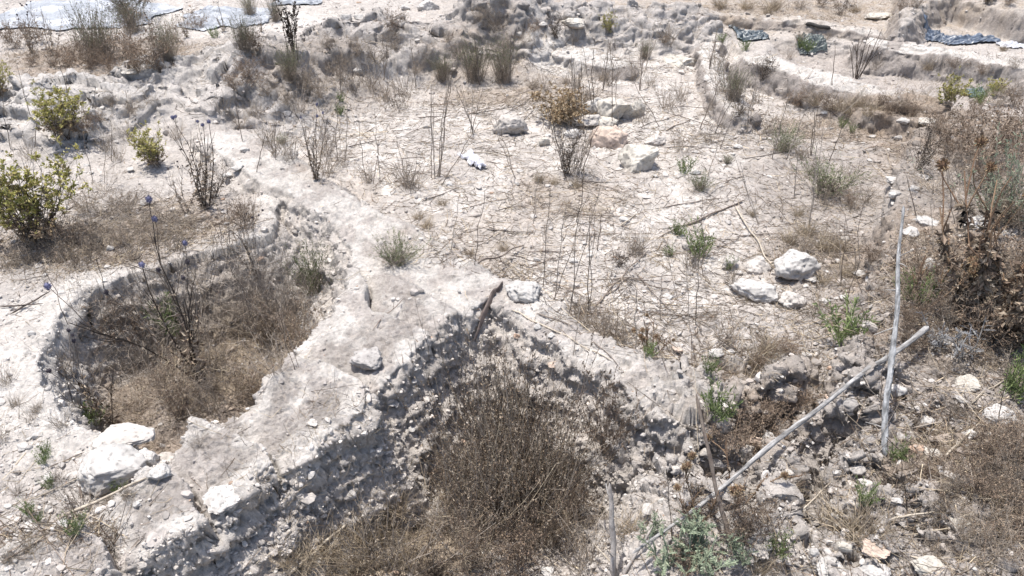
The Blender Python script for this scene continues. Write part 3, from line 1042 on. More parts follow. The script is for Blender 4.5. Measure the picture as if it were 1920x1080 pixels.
STONES = [
    (980, 542, 74, 50, 'white', 'round white stone sitting on the crest of the front earth wall', 1.0, .45, .0),
    (1195, 298, 68, 62, 'cream', 'big cream boulder with a sharp lit top on the open floor', 1.0, .8, .0),
    (955, 238, 60, 50, 'dirty', 'pitted grey rock with a dark undercut foot standing alone on the floor', 1.1, .6, .25),
    (1019, 266, 26, 24, 'cream', 'small cream stone right of the pitted rock with the dark foot', 1, .7, 0),
    (1148, 208, 68, 60, 'cream', 'tallest cream rock in the cluster beside the tan dry bush', 1, .9, .1),
    (1186, 204, 46, 57, 'cream', 'pointed cream rock at the right end of the cluster', 1, .9, 0),
    (1118, 200, 58, 45, 'white', 'pitted whitish rock at the back left of the cream cluster', 1, .8, .2),
    (1102, 226, 53, 32, 'dull', 'low dull rock at the front left of the cream cluster', 1, .7, .1),
    (1138, 228, 41, 25, 'cream', 'small cream rock at the foot of the tallest cluster rock', 1, .8, .1),
    (1072, 250, 34, 22, 'white', 'white rock half hidden behind the dark bush', 1, .8, 0),
    (1140, 258, 70, 55, 'pink', 'pinkish pitted boulder between the cream cluster and the big cream boulder', 1, .6, .2),
    (1228, 262, 46, 26, 'dull', 'flat dull rock right of the pinkish boulder', 1, .9, 0),
    (1275, 114, 66, 27, 'cream', 'flat pale block lying near the worn earth ridge', 1, .9, 0),
    (1073, 43, 44, 22, 'cream', 'pale angular stone at the foot of the spoil heap', 1, .9, 0),
    (803, 13, 40, 26, 'white', 'white stone perched on top of the spoil heap', 1, .9, 0),
    (760, 14, 18, 12, 'white', None, 1, .9, 0), (1017, 45, 18, 9, 'white', None, 1, .8, 0),
    (672, 32, 20, 11, 'white', None, 1, .8, 0), (648, 33, 22, 16, 'white', None, 1, .8, 0), (672, 134, 18, 14, 'white', None, 1, .8, 0),
    (750, 44, 22, 14, 'dull', None, 1, .8, 0), (972, 66, 14, 12, 'white', None, 1, .8, 0),
    (1646, 29, 48, 20, 'cream', 'flat white slab lying on the far grass strip', .8, .95, 0),
    (1490, 498, 78, 62, 'white', 'big white boulder, largest of the four on the right of the floor', 1, .6, .05),
    (1413, 538, 88, 54, 'white', 'long low white rock in front of the big white boulder', 1, .7, .05),
    (1418, 496, 58, 42, 'dull', 'dull rock tucked behind the long low white rock', 1, .7, 0),
    (1367, 492, 38, 34, 'dull', 'small dull rock at the left end of the boulder group', 1, .7, 0),
    (1485, 563, 52, 40, 'dull', 'half buried dull rock in front of the big white boulder', 1, .7, 0),
    (1694, 226, 24, 12, 'white', None, 1, .8, 0), (1740, 227, 36, 15, 'cream', None, 1, .8, 0), (1676, 338, 30, 14, 'white', None, 1, .8, 0),
    (1727, 331, 36, 14, 'white', None, 1, .8, 0), (1714, 355, 24, 16, 'white', None, 1, .8, 0), (1679, 365, 26, 18, 'white', None, 1, .8, 0),
    (1707, 437, 30, 24, 'white', 'white wedge shaped stone with a shaded front beside the stick tip', 1, .95, 0),
    (1737, 414, 40, 20, 'white', None, 1, .8, 0), (1742, 498, 34, 34, 'white', None, 1, .8, 0), (1832, 420, 44, 26, 'white', None, 1, .8, 0),
    (1628, 612, 26, 30, 'dull', None, 1, .7, 0), (1342, 662, 28, 19, 'white', None, 1, .5, 0), (1369, 659, 19, 12, 'white', None, 1, .8, 0),
    (1518, 522, 24, 12, 'white', None, 1, .8, 0), (1546, 564, 22, 13, 'white', None, 1, .8, 0), (1583, 559, 18, 11, 'white', None, 1, .8, 0),
    (1613, 512, 26, 14, 'white', None, 1, .8, 0), (1311, 572, 15, 12, 'white', None, 1, .7, 0), (1571, 489, 14, 8, 'white', None, 1, .7, 0),
    (1384, 512, 18, 14, 'dull', None, 1, .7, 0), (1537, 455, 20, 12, 'dull', None, 1, .7, 0), (1584, 448, 16, 12, 'dull', None, 1, .7, 0),
    (1578, 727, 22, 18, 'white', None, 1, .8, 0), (1555, 749, 20, 14, 'pink', None, 1, .8, 0), (1417, 829, 28, 22, 'pink', None, 1, .9, 0),
    (1391, 850, 40, 48, 'dirty', 'upright clod like rock at the lower end of the long grey pole', 1.2, .6, .1),
    (1677, 733, 34, 28, 'white', None, 1, .9, 0), (1733, 790, 28, 22, 'white', None, 1, .9, 0), (1693, 787, 30, 23, 'grey', None, 1, .9, 0),
    (1684, 822, 30, 22, 'grey', None, 1, .9, 0), (1704, 820, 18, 16, 'grey', None, 1, .9, 0),
    (1720, 842, 28, 17, 'rust', 'flat pink brick piece right of the foot of the upright stick', .8, .95, 0),
    (1748, 849, 32, 14, 'cream', None, 1, .8, 0), (1868, 778, 50, 36, 'white', 'white rock with dark veins at the right edge', 1, .6, .2),
    (1817, 815, 24, 16, 'white', None, 1, .8, 0), (1812, 719, 40, 26, 'cream', None, 1, .6, 0), (1800, 748, 22, 14, 'white', None, 1, .8, 0),
    (1593, 758, 30, 24, 'grey', None, 1, .8, 0), (1592, 772, 14, 18, 'dull', None, 1, .7, 0), (1491, 830, 16, 12, 'white', None, 1, .8, 0),
    (1526, 976, 26, 22, 'white', None, 1, .7, 0), (1580, 1023, 26, 20, 'cream', None, 1, .7, 0), (1526, 1036, 17, 15, 'white', None, 1, .5, 0),
    (1434, 1024, 28, 20, 'cream', None, 1, .7, 0), (1565, 968, 16, 14, 'white', None, 1, .7, 0), (1562, 1064, 56, 34, 'white', None, 1, .7, .1),
    (1640, 1072, 50, 30, 'white', None, 1, .7, .1), (1738, 1064, 52, 34, 'cream', None, 1, .7, 0), (1800, 980, 32, 18, 'cream', None, 1, .7, 0),
    (1722, 991, 12, 16, 'white', None, 1, .8, 0), (1682, 938, 18, 10, 'white', None, 1, .8, 0), (1642, 1028, 44, 18, 'pink', None, .7, .95, 0),
    (1593, 942, 26, 22, 'dull', None, .7, .95, 0), (1622, 908, 24, 18, 'dull', None, 1, .9, 0), (1605, 882, 28, 24, 'dull', None, 1, .9, 0),
    (1570, 888, 18, 16, 'white', None, 1, .8, 0), (1505, 870, 28, 14, 'pink', None, 1, .8, 0), (1785, 866, 20, 12, 'white', None, 1, .8, 0),
    (1413, 1035, 18, 12, 'white', None, 1, .8, 0), (1440, 820, 22, 18, 'white', None, 1, .8, 0), (1500, 735, 20, 16, 'white', None, 1, .8, 0),
    (1556, 690, 12, 9, 'rust', None, 1, .8, 0), (1595, 700, 30, 22, 'dirty', None, 1, .8, 0), (1512, 668, 20, 15, 'white', None, 1, .8, 0),
    (216, 880, 108, 70, 'white', 'big white rock lying beside the left arm of the front earth wall', 1, .55, .08),
    (280, 858, 36, 36, 'white', None, 1, .8, 0), (252, 880, 28, 32, 'cream', None, 1, .9, 0), (300, 884, 46, 28, 'white', None, 1, .7, 0),
    (316, 858, 34, 24, 'dull', None, 1, .7, 0), (232, 822, 96, 44, 'dull', 'long greyish clod at the lip of the left pit', 1, .6, .1),
    (168, 912, 26, 18, 'white', None, 1, .6, 0), (185, 934, 14, 12, 'white', None, 1, .8, 0), (163, 950, 20, 16, 'dull', None, 1, .6, 0),
    (60, 988, 24, 18, 'white', None, 1, .9, 0), (120, 982, 18, 12, 'white', None, 1, .7, 0), (70, 817, 20, 13, 'white', None, 1, .9, 0),
    (44, 838, 20, 12, 'white', None, 1, .95, 0), (258, 946, 15, 12, 'white', None, 1, .8, 0), (100, 993, 9, 8, 'white', None, 1, .8, 0),
    (17, 808, 8, 8, 'dull', None, 1, .8, 0), (16, 950, 12, 9, 'white', None, 1, .8, 0), (30, 1006, 16, 9, 'white', None, 1, .8, 0),
    (90, 955, 12, 10, 'white', None, 1, .8, 0), (14, 1014, 10, 8, 'white', None, 1, .8, 0), (55, 824, 10, 8, 'white', None, 1, .8, 0),
    (95, 895, 22, 14, 'white', None, 1, .8, 0), (150, 985, 10, 8, 'white', None, 1, .8, 0), (210, 944, 14, 8, 'white', None, 1, .8, 0),
    (460, 1020, 13, 11, 'white', None, 1, .8, 0), (505, 1018, 11, 8, 'white', None, 1, .8, 0), (598, 1050, 24, 16, 'cream', None, 1, .8, 0),
    (586, 792, 22, 10, 'dull', None, 1, .9, 0), (590, 580, 22, 22, 'dull', 'small block sticking out of the pit face below the back arm', 1.2, .95, 0),
    (968, 629, 13, 12, 'rust', None, 1, .9, 0), (1008, 613, 16, 15, 'white', None, 1, .8, 0), (1034, 629, 15, 17, 'white', None, 1, .7, 0),
    (1036, 682, 22, 10, 'pink', None, 1, .8, 0), (1253, 556, 22, 15, 'white', None, 1, .9, 0), (1270, 655, 20, 11, 'pink', None, .7, .9, 0),
    (1170, 411, 20, 12, 'white', None, 1, .8, 0), (1105, 478, 18, 12, 'white', None, 1, .8, 0), (1135, 448, 14, 8, 'white', None, 1, .8, 0),
    (1006, 487, 16, 12, 'white', None, 1, .8, 0), (867, 468, 14, 9, 'white', None, 1, .8, 0), (1290, 462, 26, 20, 'dull', None, 1, .7, 0),
    (1000, 495, 20, 8, 'dull', None, 1, .8, 0), (1075, 490, 16, 12, 'white', None, 1, .7, 0), (832, 446, 18, 8, 'white', None, 1, .8, 0),
    (975, 320, 14, 8, 'white', None, 1, .8, 0), (970, 345, 10, 8, 'white', None, 1, .8, 0), (800, 236, 16, 11, 'dull', None, 1, .8, 0),
    (840, 345, 18, 10, 'white', None, 1, .8, 0), (898, 352, 12, 8, 'dull', None, 1, .8, 0), (1228, 330, 12, 8, 'white', None, 1, .8, 0),
    (1305, 323, 18, 11, 'white', None, 1, .8, 0), (1383, 275, 17, 10, 'white', None, 1, .8, 0), (1338, 283, 16, 8, 'dull', None, 1, .8, 0),
    (1636, 256, 12, 6, 'white', None, 1, .8, 0), (1683, 258, 13, 10, 'white', None, 1, .8, 0), (1618, 268, 8, 5, 'white', None, 1, .8, 0),
    (1352, 349, 10, 7, 'white', None, 1, .8, 0), (1545, 212, 12, 9, 'white', None, 1, .8, 0), (1630, 300, 9, 6, 'white', None, 1, .8, 0),
    (460, 281, 16, 12, 'white', None, 1, .7, 0), (447, 312, 26, 12, 'white', None, 1, .95, 0), (428, 328, 20, 11, 'white', None, 1, .95, 0),
    (170, 212, 18, 22, 'white', None, 1, .9, 0), (200, 222, 8, 6, 'white', None, 1, .9, 0), (369, 190, 12, 8, 'white', None, 1, .9, 0),
    (207, 466, 14, 13, 'white', 'small white rounded stone in the scrub beyond the left pit rim', 1, .5, 0), (275, 380, 18, 16, 'white', None, 1, .8, 0), (163, 310, 12, 7, 'white', None, 1, .8, 0),
    (86, 516, 9, 6, 'white', None, 1, .8, 0), (172, 324, 8, 5, 'white', None, 1, .8, 0), (60, 625, 12, 9, 'white', None, 1, .8, 0),
    (243, 135, 28, 12, 'cream', None, 1, .8, 0), (425, 420, 12, 9, 'white', None, 1, .8, 0), (245, 318, 16, 6, 'white', None, 1, .9, 0),
    (775, 715, 16, 9, 'white', None, 1, .9, 0), (700, 842, 16, 12, 'white', None, .7, .95, 0), (775, 692, 15, 9, 'white', None, 1, .9, 0),
    (769, 740, 12, 7, 'white', None, 1, .9, 0), (735, 757, 16, 10, 'white', None, .8, .95, 0), (772, 805, 14, 10, 'white', None, .8, .95, 0),
    (728, 878, 14, 12, 'white', None, 1, .8, 0), (1190, 920, 16, 18, 'dull', None, 1, .8, 0), (1240, 940, 14, 12, 'white', None, 1, .8, 0),
    (1285, 893, 26, 22, 'white', None, 1, .8, 0), (1265, 880, 22, 18, 'dull', None, 1, .8, 0), (1320, 850, 22, 18, 'dirty', None, 1, .7, 0),
    (948, 1000, 14, 12, 'white', None, 1, .8, 0), (1028, 1072, 26, 16, 'white', None, 1, .8, 0), (1240, 978, 16, 12, 'dull', None, 1, .8, 0),
]
for i, s in enumerate(STONES):
    stone(100 + i * 7, s[0], s[1], s[2], s[3], s[4], s[5], s[6], min(1.0, s[7] + .12), s[8])
# two slabs of hardened crust on the left arm
stone(4001, 692, 668, 62, 52, 'grey', 'flat grey slab jutting over the lip of the left arm', .75, .9, 0, name='stone_slab', cat='slab')
stone(4002, 425, 925, 78, 34, 'white', 'whitish crust slab at the front edge of the left arm', .6, .9, 0, turn=0.45, name='crust_slab', cat='slab')

# ------------------------------------------------------------------ plants: prototypes (nominal sizes in metres)
CACHE = {}
GREYBR = [(0.29, 0.25, 0.21), (0.21, 0.175, 0.145), (0.36, 0.31, 0.26)]
DARKST = [(0.075, 0.058, 0.046), (0.11, 0.085, 0.065), (0.055, 0.045, 0.04)]
STRAW_C = [(0.46, 0.385, 0.28), (0.38, 0.31, 0.225), (0.31, 0.25, 0.185)]
BROWN_L = [(0.26, 0.195, 0.145), (0.20, 0.148, 0.11), (0.33, 0.26, 0.19), (0.145, 0.11, 0.085)]
DUST_L = [(0.31, 0.26, 0.205), (0.23, 0.19, 0.15), (0.37, 0.31, 0.24)]
TAN_L = [(0.40, 0.305, 0.195), (0.33, 0.245, 0.15), (0.25, 0.175, 0.105), (0.47, 0.38, 0.26)]
LIME_L = [(0.42, 0.405, 0.12), (0.50, 0.46, 0.17), (0.31, 0.315, 0.10), (0.54, 0.49, 0.23), (0.36, 0.29, 0.16)]
GGREEN_L = [(0.17, 0.19, 0.10), (0.13, 0.155, 0.075), (0.22, 0.235, 0.135)]
BRIGHT_L = [(0.17, 0.215, 0.09), (0.22, 0.265, 0.115), (0.13, 0.165, 0.07)]
SILVER_L = [(0.23, 0.27, 0.19), (0.18, 0.215, 0.15), (0.29, 0.32, 0.23)]


def base_pts(rg, n, r):
    a = rg.uniform(0, 2 * np.pi, n)
    q = r * np.sqrt(rg.uniform(0, 1, n))
    return np.stack([np.cos(a) * q, np.sin(a) * q, np.full(n, -0.01)], 1)


def bush(seed, h, n0, n1, n2, nl, stemc, leafc, spread=0.9, leaf=(0.010, 0.006), r0=0.0022, wob=0.22, up=0.0, droop=0.0, lowc=None):
    """branching bush: main stems, side branches, twigs, and leaf crumbs"""
    rg = np.random.default_rng(seed)
    S = base_pts(rg, n0, h * 0.12)
    D = unit(radial(rg, n0, spread, 1.0))
    A = grow(rg, S, D, h * rg.uniform(0.7, 1.15, n0), 6, wob * 0.6, up, droop)
    m = MB()
    m.tubes(A, r0 * rg.uniform(.7, 1.3, n0), r0 * 0.35, mix(rg, stemc, n0))
    b, t = on_lines(rg, A, n1, 0.12, 0.97)
    Bl = grow(rg, b, unit(t + rg.normal(0, 0.65, (n1, 3))), h * rg.uniform(0.15, 0.5, n1), 5, wob, up, droop)
    m.tubes(Bl, r0 * 0.55, r0 * 0.22, mix(rg, stemc, n1))
    AB = Bl
    if n2:
        b, t = on_lines(rg, Bl, n2, 0.1, 1)
        Cl = grow(rg, b, unit(t + rg.normal(0, 0.8, (n2, 3))), h * rg.uniform(0.06, 0.2, n2), 4, wob * 1.2, up, droop)
        m.tubes(Cl, r0 * 0.36, r0 * 0.18, mix(rg, stemc, n2))
        AB = Cl
    parts = [('stems', m.build('stems', M_STEM), None)]
    if nl:
        g = MB()
        b, t = on_lines(rg, AB, nl, 0.1, 1)
        d = unit(t + rg.normal(0, 0.8, (nl, 3)))
        c = mix(rg, leafc, nl)
        if lowc is not None:
            k = (b[:, 2] + rg.normal(0, 0.08 * h, nl) < 0.42 * h)
            c[k] = mix(rg, lowc, int(k.sum()))
        g.leaves(b, d, unit(rg.normal(0, 1, (nl, 3)) + [0, 0, .6]), leaf[0] * rg.uniform(.6, 1.4, nl), leaf[1] * rg.uniform(.6, 1.4, nl), c)
        parts.append(('foliage', g.build('foliage', M_LEAF if lowc is None and leafc not in (LIME_L, BRIGHT_L, GGREEN_L, SILVER_L) else M_GREEN), None))
    return parts


def sphere_head(rg, p, r, cols, nspk=90, spike=0.45, core=None):
    m = MB()
    v, f = ICO[1]
    m.add(p + v * r * 0.72, None, f, core if core is not None else cols[0])
    d = unit(rg.normal(size=(nspk, 3)))
    m.leaves(p + d * r * 0.6, d, unit(rg.normal(size=(nspk, 3))), r * spike * rg.uniform(.8, 1.3, nspk), r * 0.22, mix(rg, cols, nspk))
    return m.build('flower_head', M_HEAD)


BLUE = [(0.15, 0.15, 0.24), (0.10, 0.10, 0.17), (0.21, 0.205, 0.29)]
DRYHEAD = [(0.25, 0.17, 0.10), (0.33, 0.235, 0.14), (0.18, 0.12, 0.08)]
DKHEAD = [(0.07, 0.06, 0.07), (0.10, 0.085, 0.10)]


def globe(seed, h, n0, heads, leafn=260, hcols=BLUE, stemc=DARKST, spread=0.45, hr=0.010, leafc=None, lean=(0, 0)):
    rg = np.random.default_rng(seed)
    S = base_pts(rg, n0, h * 0.05)
    D = unit(radial(rg, n0, spread, 1.0) + np.array([lean[0], lean[1], 0]))
    A = grow(rg, S, D, h * rg.uniform(0.65, 1.1, n0), 7, 0.10, 0.02)
    m = MB()
    m.tubes(A, 0.0035 * rg.uniform(.8, 1.2, n0), 0.0014, mix(rg, stemc, n0), 4)
    n1 = n0 * 4
    b, t = on_lines(rg, A, n1, 0.35, 0.95)
    Bl = grow(rg, b, unit(t + rg.normal(0, 0.35, (n1, 3)) + [0, 0, .2]), h * rg.uniform(0.15, 0.35, n1), 5, 0.12, 0.05)
    m.tubes(Bl, 0.0018, 0.0010, mix(rg, stemc, n1))
    parts = [('stems', m.build('stems', M_STEM), None)]
    g = MB()
    b, t = on_lines(rg, A, leafn, 0.02, 0.75)
    b2 = b
    d = unit(t * 0.3 + rg.normal(0, 0.8, (leafn, 3)) + [0, 0, -.3])
    ln = h * 0.055 * rg.uniform(.5, 1.5, leafn) * (1.25 - b[:, 2] / h)
    g.leaves(b2, d, unit(rg.normal(0, 1, (leafn, 3)) + [0, 0, .6]), ln, ln * 0.35, mix(rg, leafc or (BROWN_L[1:] + DUST_L), leafn))
    parts.append(('foliage', g.build('foliage', M_LEAF), None))
    ends = np.concatenate([A[:, -1], Bl[:, -1]])
    ends = ends[np.argsort(-ends[:, 2])]
    for k in range(min(heads, len(ends))):
        parts.append(('flower_head', sphere_head(rg, ends[k], hr * rg.uniform(.75, 1.25), hcols), None))
    return parts


def spires(seed, h, n0, stemc=DARKST, knobs=26, spread=0.28, knobc=None, knob=0.008):
    """upright dead stems set with dry seed cups"""
    rg = np.random.default_rng(seed)
    S = base_pts(rg, n0, h * 0.08)
    A = grow(rg, S, unit(radial(rg, n0, spread, 1.0)), h * rg.uniform(0.55, 1.1, n0), 7, 0.07, 0.03)
    m = MB()
    m.tubes(A, 0.004 * h / .45, 0.0018, mix(rg, stemc, n0), 4)
    n1 = n0 * 3
    b, t = on_lines(rg, A, n1, .3, .9)
    Bl = grow(rg, b, unit(t + rg.normal(0, .3, (n1, 3))), h * rg.uniform(.1, .3, n1), 4, .1, .05)
    m.tubes(Bl, 0.002, 0.0012, mix(rg, stemc, n1))
    parts = [('stems', m.build('stems', M_STEM), None)]
    g = MB()
    n = knobs * n0
    b, t = on_lines(rg, np.concatenate([A[:, [0, 1, 2, 3, 4, 6]][:, -4:], Bl]), n, .1, 1)
    d = unit(t + rg.normal(0, .7, (n, 3)))
    g.leaves(b, d, unit(rg.normal(size=(n, 3))), knob * rg.uniform(.7, 1.8, n), knob * 0.7, mix(rg, knobc or (DARKST + BROWN_L), n))
    parts.append(('foliage', g.build('foliage', M_LEAF), None))
    return parts


def tuft(seed, h, n0, nl, stemc, leafc, spread=1.1, leaf=(0.016, 0.0035), r0=0.0011, wob=.12, lowc=None):
    """many fine stems from one root with narrow leaves along them"""
    rg = np.random.default_rng(seed)
    S = base_pts(rg, n0, h * 0.22)
    A = grow(rg, S, unit(radial(rg, n0, spread, 1.0)), h * rg.uniform(0.55, 1.15, n0), 5, wob, 0.08)
    m = MB()
    m.tubes(A, r0, r0 * 0.5, mix(rg, stemc, n0))
    parts = [('stems', m.build('stems', M_STEM), None)]
    g = MB()
    b, t = on_lines(rg, A, nl, 0.15, 1)
    d = unit(t * 0.9 + rg.normal(0, .6, (nl, 3)))
    c = mix(rg, leafc, nl)
    if lowc is not None:
        k = (b[:, 2] + rg.normal(0, 0.1 * h, nl) < 0.35 * h)
        c[k] = mix(rg, lowc, int(k.sum()))
    g.leaves(b, d, unit(rg.normal(size=(nl, 3))), leaf[0] * rg.uniform(.6, 1.4, nl), leaf[1] * rg.uniform(.7, 1.3, nl), c)
    parts.append(('foliage', g.build('foliage', M_GREEN if leafc in (GGREEN_L, BRIGHT_L, SILVER_L, LIME_L) else M_LEAF), None))
    return parts


def grass(seed, h, n, cols=STRAW_C, spread=.9, wid=0.0014, wob=.16):
    rg = np.random.default_rng(seed)
    m = MB()
    A = grow(rg, base_pts(rg, n, h * .3), unit(radial(rg, n, spread, 1)), h * rg.uniform(.4, 1.15, n), 5, wob, 0.0, .25)
    m.tubes(A, wid, wid * .4, mix(rg, cols, n))
    return [('grass', m.build('grass_tuft', M_STRAW), None)]


def rosette(seed, h, n, leafc=SILVER_L, spiky=True):
    """thistle: toothed leaves set round a few short stems"""
    rg = np.random.default_rng(seed)
    n0 = 7
    A = grow(rg, base_pts(rg, n0, h * .25), unit(radial(rg, n0, .6, 1)), h * rg.uniform(.6, 1.05, n0), 5, .1, .05)
    m = MB()
    m.tubes(A, .004, .002, mix(rg, leafc, n0), 4)
    parts = [('stems', m.build('stems', M_STEM), None)]
    g = MB()
    b, t = on_lines(rg, A, n, .1, 1)
    ra = rg.normal(size=(n, 3))
    d = unit(np.cross(t, ra) + t * .55)
    ln = h * .26 * rg.uniform(.5, 1.1, n)
    nn = unit(t + rg.normal(0, .3, (n, 3)))
    g.leaves(b, d, nn, ln, ln * .17, mix(rg, leafc, n), .1)
    for q in (.35, .6, .8):                                                   # side teeth
        for s in (-1, 1):
            sd = np.cross(d, nn) * s
            g.leaves(b + d * (ln * q)[:, None], unit(d * .7 + sd), nn, ln * .30 * (1.2 - q), ln * .09, mix(rg, leafc, n), .1)
    parts.append(('foliage', g.build('foliage', M_GREEN), None))
    return parts


def big_thistle(seed, h, n0, nl, heads, stemc=((0.20, 0.13, 0.085), (0.27, 0.185, 0.12)), leafc=None, hcols=DRYHEAD):
    """branched dead thistle: stout ribbed stems, hanging curled leaves, burr heads"""
    rg = np.random.default_rng(seed)
    S = base_pts(rg, n0, h * .06)
    A = grow(rg, S, unit(radial(rg, n0, .65, 1)), h * rg.uniform(.7, 1.1, n0), 7, .12, .03)
    m = MB()
    m.tubes(A, .0050 * h / .5, .0025, mix(rg, stemc, n0), 5)
    n1 = n0 * 4
    b, t = on_lines(rg, A, n1, .35, .95)
    Bl = grow(rg, b, unit(t + rg.normal(0, .4, (n1, 3)) + [0, 0, .25]), h * rg.uniform(.15, .4, n1), 5, .12, .06)
    m.tubes(Bl, .0032, .0018, mix(rg, stemc, n1), 4)
    al = np.concatenate([A[:, [0, 1, 2, 4, 6]], Bl])
    ns = 500
    b, t = on_lines(rg, al, ns, .05, 1)
    d = unit(rg.normal(size=(ns, 3)))
    m.leaves(b, d, unit(rg.normal(size=(ns, 3))), .010, .003, mix(rg, stemc, ns))       # spiny wings
    parts = [('stems', m.build('stems', M_STEM), None)]
    g = MB()
    b, t = on_lines(rg, A, nl, .0, .8)
    d = unit(rg.normal(0, 1, (nl, 3)) + [0, 0, -.45])
    ln = h * .062 * rg.uniform(.4, 1.4, nl)
    c = mix(rg, leafc or (BROWN_L + DUST_L), nl, .3)
    nn = unit(rg.normal(size=(nl, 3)) + [0, 0, .5])
    g.leaves(b, d, nn, ln, ln * .38, c, .35)
    e = b + d * (ln * .5)[:, None]
    g.leaves(e, unit(d + rg.normal(0, .9, (nl, 3))), nn, ln * .6, ln * .25, c * .9, .35)
    parts.append(('foliage', g.build('foliage', M_LEAF), None))
    ends = np.concatenate([Bl[:, -1], A[:, -1]])
    ends = ends[np.argsort(-ends[:, 2] + rg.normal(0, .05, len(ends)))]
    for k in range(min(heads, len(ends))):
        parts.append(('seed_head', sphere_head(rg, ends[k], .019 * rg.uniform(.8, 1.15), hcols, 110, .6, (0.13, .08, .05)), None))
    return parts


KINDS = {
    'lime': (0.40, 3, lambda s: bush(s, .40, 24, 190, 260, 4400, GREYBR + DARKST, LIME_L, .70, (.020, .010), .0028, .13, .16, 0, BROWN_L + TAN_L)),
    'limebright': (0.40, 2, lambda s: bush(s, .40, 16, 110, 150, 2600, GREYBR, LIME_L, .7, (.022, .011), .0028, .13, .16)),
    'dead': (0.35, 4, lambda s: bush(s, .35, 22, 170, 480, 1500, GREYBR + STRAW_C[2:], DUST_L + BROWN_L, .95, (.0085, .0052), .0018, .25)),
    'brush': (0.35, 4, lambda s: bush(s, .35, 26, 170, 420, 1700, GREYBR[:2] + STRAW_C[2:] + BROWN_L[:2] + STRAW_C[:1], BROWN_L + DUST_L[:2], .55, (.0085, .0056), .0017, .22, .06)),
    'stand': (0.50, 4, lambda s: tuft(s, .50, 75, 1500, GREYBR + STRAW_C + BROWN_L[:1], BROWN_L + DUST_L, .42, (.011, .006), .0014, .15)),
    'brown': (0.35, 3, lambda s: bush(s, .35, 20, 150, 400, 2000, GREYBR[1:2] + BROWN_L[:2], BROWN_L, .9, (.012, .007), .0019, .25)),
    'dark': (0.35, 2, lambda s: bush(s, .35, 18, 140, 260, 1100, DARKST, DARKST + BROWN_L[1:2], .7, (.013, .007), .0024, .2, .05)),
    'tan': (0.25, 1, lambda s: bush(s, .25, 34, 260, 520, 6500, STRAW_C[1:], TAN_L, 1.0, (.013, .010), .0014, .2, -.03)),
    'twiggy': (0.40, 3, lambda s: bush(s, .40, 18, 110, 260, 160, GREYBR, DUST_L, 1.0, (.008, .004), .0019, .22)),
    'tangle': (0.30, 3, lambda s: bush(s, .30, 22, 150, 340, 300, GREYBR + STRAW_C[1:], DUST_L, 1.9, (.008, .004), .0015, .28, -.05)),
    'greytuft': (0.22, 3, lambda s: tuft(s, .22, 130, 1500, GREYBR + GGREEN_L, GGREEN_L, 1.2, (.015, .0034), .0010, .14, GREYBR)),
    'clump': (0.40, 2, lambda s: tuft(s, .40, 230, 2600, GREYBR + STRAW_C[2:], GGREEN_L + DUST_L[1:2], .55, (.017, .0036), .0011, .12, DUST_L)),
    'silver': (0.40, 2, lambda s: tuft(s, .40, 90, 2600, GREYBR, SILVER_L, 1.1, (.020, .0050), .0016, .16, DUST_L)),
    'sprig': (0.16, 3, lambda s: tuft(s, .16, 26, 420, BRIGHT_L, BRIGHT_L, .8, (.020, .0046), .0013, .10)),
    'dryweed': (0.26, 4, lambda s: tuft(s, .26, 44, 420, GREYBR + STRAW_C[2:], DUST_L + STRAW_C[2:], .8, (.010, .0035), .0012, .16)),
    'grass': (0.20, 4, lambda s: grass(s, .20, 120)),
    'greygrass': (0.20, 2, lambda s: grass(s, .20, 110, GREYBR + STRAW_C[1:2])),
    'globe': (0.50, 3, lambda s: globe(s, .50, 6, 5)),
    'globedry': (0.50, 3, lambda s: globe(s, .50, 5, 4, 160, DKHEAD, GREYBR + DARKST[:2], .5, .009)),
    'spires': (0.45, 2, lambda s: spires(s, .45, 9)),
    'column': (0.50, 1, lambda s: spires(s, .50, 9, DARKST, 70, .13, DARKST + BROWN_L[1:2], .016)),
    'rosette': (0.28, 2, lambda s: rosette(s, .28, 130)),
    'rosettedry': (0.22, 2, lambda s: rosette(s, .22, 70, ((0.33, .33, .33), (.25, .25, .26), (.2, .19, .18)))),
    'thistle': (0.55, 2, lambda s: big_thistle(s, .55, 8, 1700, 6)),
    'thistlet': (0.30, 2, lambda s: big_thistle(s, .30, 3, 130, 4, hcols=((.34, .26, .17), (.25, .18, .11)))),
}
NOUNS = {'lime': ('yellow green leafy shrub', 'shrub'), 'limebright': ('bright yellow green shrub', 'shrub'), 'dead': ('dry grey brown bush', 'bush'), 'brush': ('upright dry brush', 'bush'), 'stand': ('tall stand of dry stems', 'bush'),
         'brown': ('dry brown bush', 'bush'), 'dark': ('dark dead bush', 'bush'), 'tan': ('tan dry bush', 'bush'),
         'twiggy': ('bare twiggy bush', 'bush'), 'tangle': ('low tangle of dry twigs', 'bush'), 'greytuft': ('grey green tuft', 'plant'),
         'clump': ('grey green fine stemmed clump', 'plant'), 'silver': ('silvery green bush', 'bush'), 'sprig': ('small green sprig', 'plant'),
         'dryweed': ('dry spindly weed', 'plant'), 'grass': ('dry straw tuft', 'grass tuft'), 'greygrass': ('greyish dry grass tuft', 'grass tuft'),
         'globe': ('blue headed globe thistle', 'thistle'), 'globedry': ('dry branched thistle', 'thistle'), 'spires': ('dark upright seed plant', 'plant'),
         'column': ('dark upright dead plant', 'plant'), 'rosette': ('pale green spiny thistle', 'thistle'), 'rosettedry': ('grey spiny dead thistle', 'thistle'),
         'thistle': ('big brown dead thistle', 'thistle'), 'thistlet': ('thin thistle with tan heads', 'thistle')}
